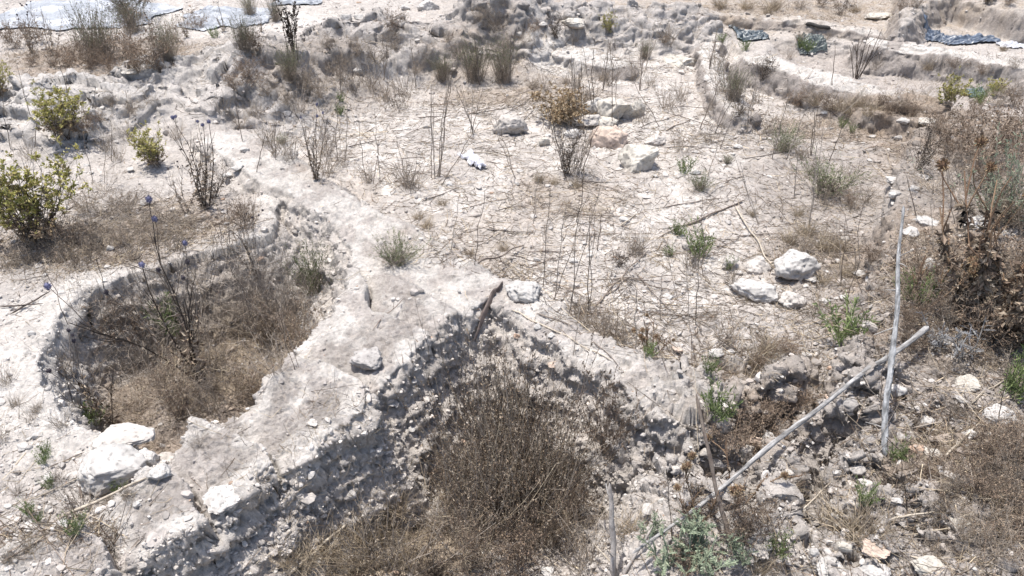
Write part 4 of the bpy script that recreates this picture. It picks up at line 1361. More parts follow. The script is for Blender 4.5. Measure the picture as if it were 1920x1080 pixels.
NAMES = {'lime': 'leafy_shrub', 'limebright': 'leafy_shrub', 'dead': 'dry_bush', 'brush': 'dry_bush', 'stand': 'dry_bush', 'brown': 'dry_bush', 'dark': 'dry_bush', 'tan': 'dry_bush',
         'twiggy': 'twiggy_bush', 'tangle': 'twiggy_bush', 'greytuft': 'green_tuft', 'clump': 'green_tuft', 'silver': 'green_bush',
         'sprig': 'green_sprig', 'dryweed': 'dry_weed', 'grass': 'grass_tuft', 'greygrass': 'grass_tuft', 'globe': 'globe_thistle',
         'globedry': 'dry_thistle', 'spires': 'seed_plant', 'column': 'dead_plant', 'rosette': 'green_thistle', 'rosettedry': 'dry_thistle',
         'thistle': 'dry_thistle', 'thistlet': 'dry_thistle'}
COUNT = {}
REACH = {'globe': .84, 'globedry': .76, 'thistle': .76, 'thistlet': .78, 'spires': .85, 'column': .9, 'lime': .86, 'tan': 1.0}
BUSHY = {'limebright', 'dead', 'brush', 'brown', 'dark', 'twiggy', 'tangle'}


def plant(kind, px, py, hpx, own=None, wide=1.0, group=None, sink=0.0, noun=None, rot=None):
    nom, nvar, fn = KINDS[kind]
    i = COUNT.get(kind, 0)
    COUNT[kind] = i + 1
    v = i % nvar
    key = (kind, v)
    if key not in CACHE:
        CACHE[key] = fn(500 + 31 * v + sum(map(ord, kind)))
    g = hit(px, py)
    r = rng_of(g)
    ca = math.hypot(g[0], g[1]) / r
    h = hpx * r / (FPX * ca) * REACH.get(kind, .80 if kind in BUSHY else .95)
    s = h / nom
    parts = CACHE[key]
    nm = NAMES[kind]
    label = group[1] if group else lab(px, py - hpx * .4, noun or NOUNS[kind][0], own)
    a = RNG.uniform(0, 6.28) if rot is None else rot
    if len(parts) == 1:
        o = link(nm, parts[0][1])
    else:
        o = bpy.data.objects.new(nm, None)
        o.empty_display_size = 0.05
        COL.objects.link(o)
        for pn, me, _m in parts:
            link(pn, me, o)
    o.location = (g[0], g[1], g[2] - sink)
    o.rotation_euler = (RNG.normal(0, .05), RNG.normal(0, .05), a)
    o.scale = (s * wide, s * wide, s)
    tag(o, label, NOUNS[kind][1], group[0] if group else 'each ' + NOUNS[kind][0] + ' of the dig' if own is None else None)
    return o


G_NEAR = ('dry brush filling the near pit', 'tangled brown dead bush in the mass of brush filling the near pit')
G_LEFT = ('dry brush filling the left pit', 'grey brown dead bush in the thicket filling the left pit')
G_RIGHT = ('brown undergrowth on the right bank', 'brown dead undergrowth bush on the littered right bank')
G_FARL = ('dry weeds of the far left patch', 'dry weed in the brown patch before the pale ground sheet')

# green shrubs
plant('lime', 72, 458, 124, 'large yellow green leafy shrub at the left edge above the dry twigs', 1.2)
plant('lime', 118, 262, 72, 'yellow green shrub with brown withered lower half beside the grey mound', 1.3)
plant('lime', 296, 312, 58, 'yellow green shrub just behind the tall blue globe thistle', 1.25)
plant('limebright', 1775, 202, 56, 'small bright yellow green shrub at the end of the low earth wall', 1.1)
plant('limebright', 1140, 62, 36, 'little yellow green shrub on the ledge behind the floor', .9)
plant('limebright', 1866, 180, 30, 'small bright green shrub at the far right beyond the dark mesh', 1.3)
plant('lime', 4, 182, 44, 'yellowing shrub cut by the left edge of the view', 1.1)
# tufts on the floor and front earth wall
plant('greytuft', 745, 492, 56, 'grey green tuft growing on top of the front earth wall', 1.15)
plant('greytuft', 1550, 364, 62, 'round grey green bush on the right side of the floor', 1.35)
plant('greytuft', 1466, 284, 54, None, .9)
plant('clump', 890, 150, 74, 'broad grey green clump at the back of the floor', 1.0)
plant('clump', 945, 152, 82, 'tall right half of the broad grey green clump', .8)
plant('sprig', 1588, 640, 68, 'bright green narrow leaved plant beside the upright grey stick', 1.2)
plant('tan', 1048, 228, 56, 'tan dry bush of curled leaves beside the cream rocks', 1.2)
plant('dark', 1062, 330, 92, 'dark dead bush with bare stems in front of the tan bush', .75)
plant('twiggy', 1075, 325, 125, None, .6)
for a in [('sprig', 1270, 440, 30), ('sprig', 1396, 95, 22), ('sprig', 1514, 97, 22), ('sprig', 1501, 92, 20), ('sprig', 1352, 80, 20),
          ('sprig', 1580, 240, 20), ('sprig', 1596, 250, 18), ('sprig', 1282, 324, 34), ('greytuft', 1312, 356, 36), ('greytuft', 1363, 306, 18),
          ('sprig', 403, 72, 22), ('sprig', 1330, 700, 30), ('sprig', 1215, 668, 26), ('sprig', 82, 868, 22), ('sprig', 84, 850, 20),
          ('sprig', 55, 962, 22), ('sprig', 70, 978, 16), ('sprig', 98, 913, 20), ('sprig', 1682, 865, 34), ('sprig', 1455, 1035, 34),
          ('sprig', 1890, 740, 70), ('sprig', 1720, 570, 60), ('sprig', 1620, 945, 34), ('sprig', 640, 190, 18), ('sprig', 1255, 480, 22),
          ('sprig', 1840, 195, 34), ('sprig', 330, 620, 60), ('sprig', 225, 925, 22), ('sprig', 140, 1000, 30), ('sprig', 1345, 780, 60),
          ('sprig', 1310, 480, 60), ('sprig', 640, 215, 22), ('sprig', 1365, 505, 26), ('sprig', 170, 800, 40)]:
    plant(*a)
for a in [('dryweed', 772, 356, 70), ('dryweed', 762, 348, 50), ('dryweed', 690, 342, 40), ('dryweed', 610, 330, 60), ('dryweed', 640, 312, 50),
          ('dryweed', 750, 205, 56), ('dryweed', 720, 190, 60), ('dryweed', 694, 168, 56), ('dryweed', 760, 180, 50), ('dryweed', 660, 172, 50),
          ('dark', 1162, 500, 36), ('dryweed', 1300, 505, 62), ('dryweed', 1195, 480, 40), ('dryweed', 1250, 205, 56), ('dryweed', 1275, 285, 48),
          ('dryweed', 1330, 270, 40), ('dryweed', 1500, 300, 40), ('dryweed', 1440, 250, 44), ('dark', 1428, 150, 46), ('dark', 1385, 218, 30),
          ('dryweed', 1345, 130, 56), ('dryweed', 1355, 175, 60), ('clump', 1375, 190, 60), ('dryweed', 1420, 190, 40), ('dryweed', 1100, 200, 60),
          ('dryweed', 1020, 170, 40), ('dryweed', 1080, 165, 50), ('dryweed', 1140, 160, 56), ('dryweed', 1190, 150, 50), ('clump', 1210, 110, 34),
          ('dark', 1042, 72, 44), ('dryweed', 1250, 85, 50), ('brown', 1245, 82, 24), ('dryweed', 1150, 95, 26), ('dryweed', 1080, 78, 30),
          ('dryweed', 1220, 160, 36), ('dryweed', 1205, 230, 44), ('dryweed', 1195, 470, 50), ('dryweed', 1510, 470, 40),
          ('brown', 1637, 500, 50), ('dryweed', 1600, 395, 40), ('dryweed', 1545, 385, 30), ('grass', 1410, 405, 22), ('grass', 1510, 440, 40),
          ('grass', 1545, 465, 44), ('grass', 1480, 455, 36), ('grass', 1575, 470, 34), ('grass', 1500, 405, 28), ('grass', 1590, 520, 34),
          ('grass', 1540, 530, 30), ('grass', 1440, 660, 40), ('grass', 1420, 685, 60), ('grass', 1405, 565, 20), ('brown', 1478, 672, 46),
          ('brown', 1415, 690, 54), ('dryweed', 1360, 640, 50), ('dryweed', 1330, 600, 40), ('thistlet', 1216, 665, 74), ('thistlet', 1228, 668, 68),
          ('dryweed', 1105, 610, 60), ('dryweed', 1130, 625, 56), ('dryweed', 1160, 640, 56), ('dryweed', 1090, 590, 44),
          ('dryweed', 1370, 530, 44), ('dryweed', 1530, 600, 50), ('grass', 945, 470, 24), ('grass', 880, 480, 24), ('grass', 800, 425, 30),
          ('grass', 785, 410, 24), ('grass', 830, 385, 22), ('grass', 1010, 340, 26), ('grass', 1080, 350, 26), ('grass', 1040, 345, 20),
          ('dryweed', 1330, 210, 40), ('greygrass', 1130, 150, 24), ('greygrass', 1060, 158, 22), ('greygrass', 1000, 165, 26),
          ('dryweed', 1280, 190, 44), ('dryweed', 1520, 330, 36), ('dryweed', 1590, 340, 40), ('dryweed', 1620, 380, 40), ('brown', 1590, 385, 34)]:
    plant(*a)
# blue globe thistles
plant('globe', 385, 388, 175, 'tall dark stemmed globe thistle with blue heads left of the back arm', .95)
plant('dark', 402, 372, 72, 'dark dead leaves at the foot of the tall globe thistle', .8)
plant('globe', 592, 338, 140, 'smaller blue headed globe thistle beyond the back arm', .7)
plant('globedry', 352, 400, 110)
plant('globedry', 372, 690, 250, 'tall branched dead stem standing in the left pit', .8)
plant('globe', 378, 720, 270, 'globe thistle with faded blue heads standing in the left pit', .8)
plant('twiggy', 525, 640, 230, 'tall bare twiggy bush against the left pit face', .55)
plant('twiggy', 470, 560, 150, None, .6)
plant('globedry', 480, 520, 130)
plant('brown', 235, 640, 92, 'reddish brown bush at the back of the left pit', .9)
plant('globedry', 215, 800, 200)
plant('greytuft', 590, 545, 90, None, .7)
# brush in the left pit
for x, y, h, k in [(262, 765, 90, 'twiggy'), (340, 780, 110, 'brush'), (405, 775, 100, 'twiggy'), (470, 745, 100, 'brush'),
                   (520, 700, 100, 'twiggy'), (300, 715, 90, 'twiggy'), (560, 655, 100, 'brush'), (380, 690, 80, 'twiggy'),
                   (310, 835, 60, 'twiggy'), (370, 840, 50, 'twiggy'), (240, 700, 90, 'twiggy'), (175, 715, 70, 'twiggy'), (500, 640, 90, 'brush'),
                   (420, 640, 70, 'tangle'), (230, 770, 70, 'tangle'), (340, 740, 80, 'tangle'), (190, 770, 60, 'tangle'), (280, 640, 70, 'twiggy'),
                   (440, 600, 80, 'twiggy'), (540, 590, 80, 'twiggy')]:
    plant(k, x, y, h, None, 1.0, G_LEFT, 0.01)
# brush in the near pit
for x, y, h, k in [(900, 935, 200, 'stand'), (945, 905, 220, 'stand'), (985, 935, 220, 'stand'), (1022, 930, 180, 'stand'), (885, 985, 170, 'stand'),
                   (1055, 950, 140, 'stand'), (930, 1015, 180, 'stand'), (1000, 1025, 150, 'stand'), (920, 850, 170, 'stand'), (965, 850, 150, 'stand'),
                   (860, 960, 120, 'brush'), (905, 960, 130, 'twiggy'), (950, 960, 140, 'brush'), (1000, 960, 130, 'brush'), (1040, 970, 100, 'brown'),
                   (880, 1070, 110, 'brush'), (960, 1075, 100, 'brown'), (1040, 1030, 90, 'brush'), (1080, 980, 70, 'brush'), (835, 1000, 80, 'dead'),
                   (1075, 890, 60, 'twiggy'), (870, 905, 90, 'twiggy'), (800, 1075, 60, 'twiggy')]:
    plant(k, x, y, h, None, .80, G_NEAR, 0.01)
for x, y, h in [(190, 620, 120), (250, 590, 110), (320, 600, 150), (380, 580, 120), (450, 610, 150), (500, 600, 150), (550, 620, 140), (290, 680, 120), (130, 700, 90), (400, 690, 120)]:
    plant('twiggy', x, y, h, None, .9, G_LEFT, 0.01)
plant('brown', 1130, 850, 160, 'thin brown dead plant leaning on the face of the right arm', .5)
for a in [('dryweed', 700, 1060, 90), ('dryweed', 735, 1070, 120), ('grass', 600, 1040, 50), ('grass', 650, 1010, 50), ('grass', 690, 1040, 50),
          ('grass', 560, 1070, 50), ('grass', 620, 1075, 50), ('grass', 720, 1000, 50), ('grass', 660, 1070, 60), ('grass', 540, 1050, 40),
          ('grass', 740, 960, 50), ('grass', 1180, 1000, 50), ('dryweed', 1100, 1070, 90), ('dark', 810, 1090, 60)]:
    plant(*a)
# rubble strip, front right
plant('rosette', 1325, 1062, 70, 'pale green spiny thistle at the foot of the dark upright stick', 1.1)
plant('rosette', 1262, 1080, 66, 'pale green spiny thistle behind the forked grey branch', 1.1)
plant('rosette', 1215, 1010, 40, None, .8)
plant('rosette', 1390, 1050, 44, None, .9)
for x, y, h, k in [(1395, 840, 80, 'brown'), (1440, 805, 60, 'brown'), (1495, 772, 46, 'brown'), (1368, 832, 60, 'brown'), (1420, 790, 40, 'brown')]:
    plant(k, x, y, h, None, 1.2)
for a in [('thistlet', 1300, 985, 90), ('thistlet', 1385, 960, 110), ('brown', 1405, 1000, 70), ('brown', 1290, 960, 60), ('dark', 1390, 1010, 60),
          ('grass', 1560, 980, 50), ('grass', 1610, 1000, 60), ('dryweed', 1630, 990, 60), ('dryweed', 1500, 960, 50), ('grass', 1420, 1070, 40),
          ('dryweed', 1550, 930, 60), ('brown', 1290, 1075, 50), ('grass', 1480, 930, 30), ('brown', 1490, 905, 30)]:
    plant(*a)
# right bank
plant('thistle', 1812, 620, 285, 'big brown dead thistle with orange heads on the right bank', .95)
plant('thistle', 1895, 640, 230, 'brown dead thistle cut by the right edge of the view', .95)
plant('thistlet', 1732, 590, 130, 'thin thistle with one orange head left of the big brown thistle', .9)
plant('silver', 1900, 420, 150, 'silvery green bush at the right edge below the brown bush', 1.0)
plant('silver', 1870, 420, 70, None, 1.0)
plant('rosettedry', 1755, 650, 50, 'grey spiny dead thistle at the upper end of the long pole', 1.2)
plant('rosettedry', 1800, 665, 56, None, 1.2)
plant('dark', 1722, 320, 84, 'dark withered thistle standing left of the brown bushes', .8)
for x, y, h, k in [(1840, 300, 110, 'brown'), (1780, 300, 70, 'brown'), (1890, 290, 100, 'brown'), (1810, 340, 90, 'twiggy'), (1760, 250, 50, 'brown'),
                   (1750, 360, 90, 'tangle'), (1800, 390, 90, 'tangle'), (1850, 360, 90, 'brown'), (1760, 550, 110, 'brown'), (1700, 600, 80, 'brown'),
                   (1860, 560, 120, 'dead'), (1780, 610, 100, 'twiggy'), (1840, 650, 100, 'brown'), (1900, 530, 130, 'brown'), (1730, 520, 80, 'dead'),
                   (1870, 690, 70, 'tangle'), (1770, 690, 60, 'tangle'), (1700, 650, 60, 'brown'), (1910, 730, 70, 'tangle'),
                   (1830, 930, 90, 'brown'), (1890, 940, 110, 'dead'), (1780, 920, 60, 'twiggy'), (1910, 870, 100, 'brown'), (1870, 1050, 90, 'dead'),
                   (1740, 900, 60, 'brown'), (1850, 870, 90, 'brown'), (1800, 1010, 60, 'dead'), (1915, 1020, 100, 'brown'), (1750, 1030, 50, 'tangle'),
                   (1840, 990, 60, 'tangle'), (1680, 900, 40, 'tangle'), (1760, 960, 50, 'dead'), (1880, 820, 60, 'dead'), (1790, 780, 40, 'dead')]:
    plant(k, x, y, h * (.85 if y > 680 else 1), None, 1.0, G_RIGHT)
# left field and far patches
for a in [('tangle', 210, 400, 70), ('tangle', 260, 430, 70), ('tangle', 310, 420, 70), ('tangle', 170, 440, 60), ('tangle', 360, 420, 60),
          ('dead', 240, 400, 60), ('brown', 140, 460, 60), ('dead', 60, 490, 50), ('dryweed', 120, 490, 50), ('dryweed', 180, 480, 50),
          ('dead', 230, 460, 50), ('dead', 290, 450, 50), ('dryweed', 20, 500, 50), ('brown', 460, 430, 60), ('dryweed', 470, 410, 50),
          ('dryweed', 330, 470, 50), ('dead', 160, 400, 60), ('tangle', 200, 360, 50), ('dryweed', 150, 500, 50), ('dryweed', 250, 490, 40),
          ('brown', 160, 250, 50), ('dead', 250, 215, 40), ('dead', 210, 200, 30), ('dead', 290, 200, 30), ('brown', 188, 230, 26),
          ('dryweed', 330, 260, 40), ('dryweed', 220, 300, 40), ('dryweed', 240, 260, 36), ('dryweed', 200, 280, 40), ('dryweed', 60, 300, 40),
          ('dryweed', 420, 215, 44), ('dryweed', 520, 290, 60), ('dryweed', 500, 270, 50), ('dryweed', 545, 300, 50), ('dryweed', 610, 290, 60),
          ('greytuft', 530, 270, 20), ('dryweed', 450, 240, 40), ('dryweed', 560, 215, 50), ('dryweed', 480, 220, 40),
          ('dryweed', 0, 830, 40), ('dryweed', 60, 790, 30), ('dryweed', 120, 800, 40), ('greygrass', 30, 760, 24), ('greygrass', 70, 770, 20),
          ('dryweed', 110, 900, 30), ('dryweed', 150, 960, 60), ('greygrass', 240, 930, 24), ('greygrass', 210, 940, 24), ('greygrass', 20, 1050, 26),
          ('greygrass', 60, 1030, 26), ('dryweed', 30, 930, 26), ('dryweed', 15, 720, 40)]:
    plant(*a)
plant('column', 551, 118, 122, 'dark upright dead plant standing on the spoil heap', .85)
plant('clump', 545, 150, 60)
plant('spires', 1605, 146, 92, 'dark upright seed plant in front of the far earth walls', 1.0)
for a in [('dead', 600, 185, 66), ('dead', 570, 165, 60), ('dead', 640, 150, 60), ('brown', 470, 160, 60), ('brown', 440, 170, 44), ('dead', 500, 180, 44),
          ('dead', 540, 200, 40), ('dead', 705, 120, 60), ('dead', 740, 95, 50), ('brown', 735, 60, 50), ('dead', 930, 60, 60), ('dead', 860, 110, 44),
          ('dead', 800, 110, 40), ('dead', 670, 105, 50), ('dead', 780, 140, 40), ('clump', 830, 150, 50), ('dead', 900, 40, 40), ('brown', 480, 95, 50),
          ('dead', 620, 90, 40), ('dead', 840, 80, 30), ('dead', 990, 90, 40), ('brown', 1000, 60, 30), ('dead', 950, 100, 40)]:
    plant(*a)
for x, y, h, k in [(60, 100, 90, 'globedry'), (100, 105, 96, 'globedry'), (145, 90, 60, 'globedry'), (190, 115, 90, 'clump'), (232, 110, 76, 'dead'),
                   (285, 125, 90, 'brown'), (315, 110, 66, 'clump'), (350, 70, 64, 'globedry'), (420, 60, 56, 'globedry'), (460, 95, 60, 'clump'),
                   (30, 90, 50, 'brown'), (70, 80, 50, 'brown'), (170, 130, 50, 'brown'), (210, 136, 40, 'brown'), (130, 125, 40, 'brown'),
                   (100, 125, 30, 'brown'), (260, 136, 40, 'brown'), (250, 60, 60, 'clump'), (370, 55, 40, 'brown'), (20, 60, 40, 'globedry'),
                   (330, 80, 40, 'dead'), (300, 135, 40, 'brown'), (490, 60, 44, 'globedry'), (520, 40, 40, 'clump'), (160, 70, 50, 'globedry'),
                   (470, 30, 40, 'clump'), (60, 125, 30, 'brown'), (150, 110, 44, 'brown')]:
    plant(k, x, y, h, None, 1.0, G_FARL)
plant('dark', 255, 38, 64, 'big dark bush beside the pale ground sheet at the back', 1.3)
plant('dark', 235, 34, 50, None, 1.0)
for x, y, h, k in [(1495, 200, 56, 'brown'), (1520, 200, 50, 'dead'), (1550, 210, 50, 'brown'), (1590, 212, 40, 'grass'), (1630, 215, 44, 'grass'),
                   (1670, 215, 44, 'brown'), (1710, 220, 40, 'brown'), (1570, 205, 44, 'grass'), (1610, 200, 36, 'grass'), (1650, 205, 40, 'brown'),
                   (1690, 205, 40, 'dead'), (1530, 195, 40, 'grass')]:
    plant(k, x, y, h * .8, None, 1.0, ('dry growth along the low earth wall', 'dry brown growth along the foot of the low earth wall'))
for x, y, h, k in [(1400, 16, 30, 'grass'), (1450, 18, 36, 'grass'), (1500, 16, 30, 'dead'), (1540, 12, 30, 'brown'), (1350, 14, 34, 'grass'),
                   (1690, 20, 34, 'brown'), (1720, 14, 30, 'dead'), (1440, 26, 26, 'grass'), (1600, 22, 24, 'grass'), (1890, 10, 26, 'brown'),
                   (1850, 8, 24, 'lime'), (1575, 28, 34, 'dark'), (1380, 60, 30, 'dead'), (1740, 130, 26, 'grass'), (1790, 130, 28, 'brown'),
                   (1880, 95, 16, 'grass'), (1900, 130, 26, 'dead'), (1840, 140, 22, 'brown'), (1500, 75, 22, 'grass'), (1550, 75, 20, 'dead'),
                   (1870, 200, 40, 'dead'), (1900, 200, 40, 'brown'), (1830, 220, 40, 'brown'), (1480, 110, 24, 'dryweed'), (1640, 130, 34, 'dryweed')]:
    plant(k, x, y, h)

# ------------------------------------------------------------------ stalks and sticks
def noise_tube(PL, r0, r1, sides, cols, seed, knots=0.0, mat=M_WOOD, name='stick', taper=True):
    """one stick: thick, slightly crooked, streaked tube with closed ends"""
    rg = np.random.default_rng(seed)
    PL = np.asarray(PL, float)
    K = len(PL)
    tg = unit(np.gradient(PL, axis=0))
    a = unit(np.cross(tg, [0.3, 0.2, 0.93]))
    b = np.cross(tg, a)
    kk = np.linspace(0, 1, K)
    rad = r0 * (1 - kk) + r1 * kk
    rad = rad * (1 + 0.10 * perlin2(kk * 14 + seed, kk * 0 + .5, seed) + knots * np.maximum(0, perlin2(kk * 9 + seed, kk * 0 + .3, seed + 3)))
    e = min(3, K // 4)
    rad[0] *= .15
    rad[-1] *= .15
    ang = np.arange(sides) * 2 * np.pi / sides
    V = PL[:, None] + rad[:, None, None] * (a[:, None] * np.cos(ang)[None, :, None] + b[:, None] * np.sin(ang)[None, :, None])
    gr = perlin2(np.repeat(kk[:, None] * 30, sides, 1), np.repeat(ang[None] * 3, K, 0), seed)
    V = V + unit(V - PL[:, None]) * (gr * .10 * rad[:, None])[..., None]
    I = np.arange(K * sides).reshape(K, sides)
    J = np.roll(I, -1, 1)
    Q = np.stack([I[:-1], J[:-1], J[1:], I[1:]], -1).reshape(-1, 4)
    c = np.asarray(cols[0])[None, None] * (1 - np.clip(.5 + gr, 0, 1))[..., None] + np.asarray(cols[1])[None, None] * np.clip(.5 + gr, 0, 1)[..., None]
    return V.reshape(-1, 3), Q, c.reshape(-1, 3)


GREYW = ((0.11, 0.105, 0.10), (0.37, 0.36, 0.35))
BROWNW = ((0.13, 0.10, 0.085), (0.24, 0.20, 0.165))
PALEW = ((0.34, 0.29, 0.23), (0.50, 0.44, 0.36))
DARKW = ((0.06, 0.048, 0.042), (0.13, 0.105, 0.09))


def line_pts(a, b, K, wob, seed, sag=0.0):
    rg = np.random.default_rng(seed)
    t = np.linspace(0, 1, K)[:, None]
    p = a * (1 - t) + b * t
    L = np.linalg.norm(b - a)
    n = np.stack([perlin2(t[:, 0] * 3 + seed * 1.7, t[:, 0] * 0 + i * 5.3, seed + i) for i in range(3)], 1)
    p = p + n * wob * L * np.sin(np.pi * t) ** .5
    p[:, 2] += sag * L * np.sin(np.pi * t[:, 0])
    return p


def at_depth(px, py, yw):
    d = ray(px, py)
    t = yw / d[1]
    return np.array([d[0] * t, yw, CAM_H + d[2] * t])


def stick(x0, y0, x1, y1, r, cols, own=None, lift=(0.004, 0.004), upright=False, dy=0.0, wob=.02, twigs=0, sides=6, noun=None, name='stick', seed=None, knots=.25,
          taper=.6):
    seed = seed or int(x0 * 7 + y0 * 3 + x1) % 9973
    a = hit(x0, y0)
    if upright:
        b_ = at_depth(x1, y1, a[1] + dy)
    else:
        b_ = hit(x1, y1)
    L = np.linalg.norm(b_ - a)
    K = max(8, int(L / .02)) if sides > 5 else 10
    p = line_pts(a, b_, K, wob, seed)
    if upright:
        p[0, 2] -= .01
    else:
        g = gz(p[:, 0], p[:, 1])
        base = np.maximum.reduce([p[:, 2] * 0 + a[2] + (b_[2] - a[2]) * np.linspace(0, 1, K), g])
        p[:, 2] = (base if L < .35 else np.maximum(p[:, 2], g)) + np.linspace(lift[0], lift[1], K) + r * .6
        p[1:-1, 2] = (p[:-2, 2] + p[2:, 2] + p[1:-1, 2]) / 3
    p = p - np.array([0, 0, 0])
    V, Q, C = noise_tube(p, r, r * taper, sides, cols, seed, knots)
    m = MB()
    m.add(V, Q, None, C)
    if twigs:
        rg = np.random.default_rng(seed)
        bb, tt = on_lines(rg, p[None], twigs, .15, .95)
        T = grow(rg, bb, unit(tt * .8 + rg.normal(0, .6, (twigs, 3))), L * rg.uniform(.08, .22, twigs), 5, .15, .05)
        m.tubes(T, r * .45, r * .2, mix(rg, [cols[0], cols[1]], twigs, .1), 4)
    me = m.build(name, M_WOOD, True)
    me.transform(Matrix.Translation(Vector(-a)))
    o = link(name, me)
    o.location = a
    mx, my = (x0 + x1) / 2, (y0 + y1) / 2
    tag(o, lab(mx, my, noun or 'thin dry stick', own), 'stick' if name == 'stick' else name.replace('_', ' '), None if own else 'dry sticks lying on the dig')
    return o


# the long grey pole across the rubble and the upright grey stick
pa, pb = hit(1180, 1076), hit(1728, 648)
p = line_pts(pa + [0, 0, .05], pb + [0, 0, .05], 90, .014, 5)
g = gz(p[:, 0], p[:, 1])
up_ = max(0.0, float(np.max(g + .012 - p[:, 2])) * .6)
p[:, 2] = np.maximum(p[:, 2] + up_, g + .006)
for _ in range(12):
    p[1:-1] = (p[:-2] + p[2:] + 2 * p[1:-1]) / 4
V, Q, C = noise_tube(p, .0046, .0108, 12, GREYW, 5, .55)
o = link('wooden_pole', mesh_from('wooden_pole', V - pa, Q, None, C, M_WOOD))
o.location = pa
tag(o, 'long weathered grey pole lying slanted over the rubble at lower right', 'pole')
a = hit(1658, 856)
b_ = at_depth(1694, 385, a[1] + .55)
p = line_pts(a, b_, 70, .022, 17)
p[0, 2] -= .02
V, Q, C = noise_tube(p, .0112, .0045, 12, ((.13, .13, .13), (.43, .43, .43)), 11, .3)
m = MB()
m.add(V, Q, None, C)
rg = np.random.default_rng(4)
bb, tt = on_lines(rg, p[None], 7, .05, .8)
T = grow(rg, bb, unit(tt * .4 + rg.normal(0, .8, (7, 3))), rg.uniform(.02, .09, 7), 5, .12)
m.tubes(T, .003, .0014, (.33, .31, .29), 4)
o = link('wooden_stick', m.build('wooden_stick', M_WOOD, True))
o.data.transform(Matrix.Translation(Vector(-a)))
o.location = a
tag(o, 'upright crooked silver grey stick crossing the long pole at right', 'stick')
stick(1372, 1040, 1305, 738, .0075, BROWNW, 'dark brown stick standing upright in the rubble at lower right', upright=True, dy=.25, wob=.02, sides=8, name='stick', taper=.7)
stick(1152, 1085, 1143, 905, .011, ((.26, .23, .21), (.40, .37, .34)), 'forked grey branch standing at the bottom edge right of the brush', upright=True, dy=.12, wob=.03, twigs=6, sides=8)
stick(1165, 1084, 1225, 985, .006, ((.26, .23, .21), (.40, .37, .34)), None, upright=True, dy=.1, twigs=2, noun='grey branch')
stick(1160, 1070, 1108, 1015, .004, PALEW, None, upright=True, dy=.1, noun='thin grey branch')

for s in [(895, 496, 984, 461, .0055, BROWNW, 3), (1112, 580, 1180, 520, .004, BROWNW, 2), (1120, 572, 1212, 474, .004, BROWNW, 1), (1288, 424, 1398, 376, .006, BROWNW, 0),
          (1240, 392, 1372, 372, .003, BROWNW, 2), (1378, 388, 1450, 503, .006, PALEW, 0), (1248, 248, 1296, 226, .0045, BROWNW, 0), (1160, 428, 1194, 402, .005, PALEW, 0),
          (936, 222, 1002, 182, .003, DARKW, 2), (880, 285, 978, 296, .004, PALEW, 2), (650, 278, 706, 265, .004, DARKW, 3), (20, 592, 98, 547, .0045, DARKW, 0),
          (0, 578, 84, 571, .004, DARKW, 0), (112, 975, 280, 898, .006, PALEW, 1), (170, 973, 252, 930, .004, PALEW, 2), (152, 958, 155, 865, .005, BROWNW, 2),
          (540, 1082, 652, 984, .007, PALEW, 1), (1770, 992, 1912, 984, .006, PALEW, 2), (1828, 1005, 1925, 968, .006, PALEW, 0), (1768, 862, 1832, 798, .005, PALEW, 1),
          (1596, 822, 1652, 848, .005, PALEW, 3), (1660, 978, 1760, 962, .004, PALEW, 0), (1005, 590, 1070, 612, .004, BROWNW, 1), (960, 584, 1148, 680, .0045, PALEW, 1),
          (1110, 640, 1160, 690, .003, BROWNW, 1), (1200, 240, 1275, 215, .003, DARKW, 2), (1260, 215, 1340, 240, .003, DARKW, 3), (1270, 200, 1345, 205, .003, DARKW, 2),
          (760, 255, 850, 215, .003, BROWNW, 2), (880, 215, 1000, 195, .003, DARKW, 3), (700, 300, 800, 330, .0028, BROWNW, 2), (1050, 400, 1210, 410, .003, BROWNW, 2),
          (1060, 445, 1230, 440, .003, BROWNW, 2), (1230, 450, 1330, 400, .003, BROWNW, 1), (1100, 525, 1300, 530, .003, BROWNW, 2), (1190, 510, 1260, 590, .003, BROWNW, 1),
          (1180, 580, 1330, 600, .0028, BROWNW, 2), (990, 505, 1090, 470, .003, BROWNW, 1), (860, 395, 960, 372, .003, BROWNW, 2), (790, 380, 870, 350, .0028, DARKW, 2),
          (1040, 320, 1180, 365, .003, BROWNW, 2), (1390, 300, 1490, 285, .003, DARKW, 2), (1400, 330, 1330, 350, .003, BROWNW, 1), (1520, 200, 1600, 235, .003, BROWNW, 2),
          (480, 1060, 540, 1020, .003, PALEW, 1), (60, 940, 170, 890, .003, PALEW, 2), (0, 1060, 110, 1000, .003, BROWNW, 2), (90, 880, 160, 850, .003, BROWNW, 2),
          (1700, 1045, 1800, 1075, .004, PALEW, 1), (1560, 1050, 1600, 990, .004, PALEW, 1), (1880, 880, 1925, 840, .004, PALEW, 0), (1480, 980, 1560, 905, .003, PALEW, 1),
          (330, 790, 440, 755, .004, PALEW, 1), (700, 620, 760, 560, .0028, BROWNW, 1), (1820, 760, 1900, 700, .004, PALEW, 1), (1690, 950, 1790, 915, .004, BROWNW, 2),
          (780, 100, 822, 125, .006, PALEW, 1), (690, 78, 750, 92, .004, PALEW, 1), (1090, 555, 1010, 520, .003, BROWNW, 2), (1340, 470, 1400, 440, .003, BROWNW, 1)]:
    stick(s[0], s[1], s[2], s[3], s[4], s[5], twigs=s[6], wob=.03, sides=6 if s[4] > .0035 else 5)


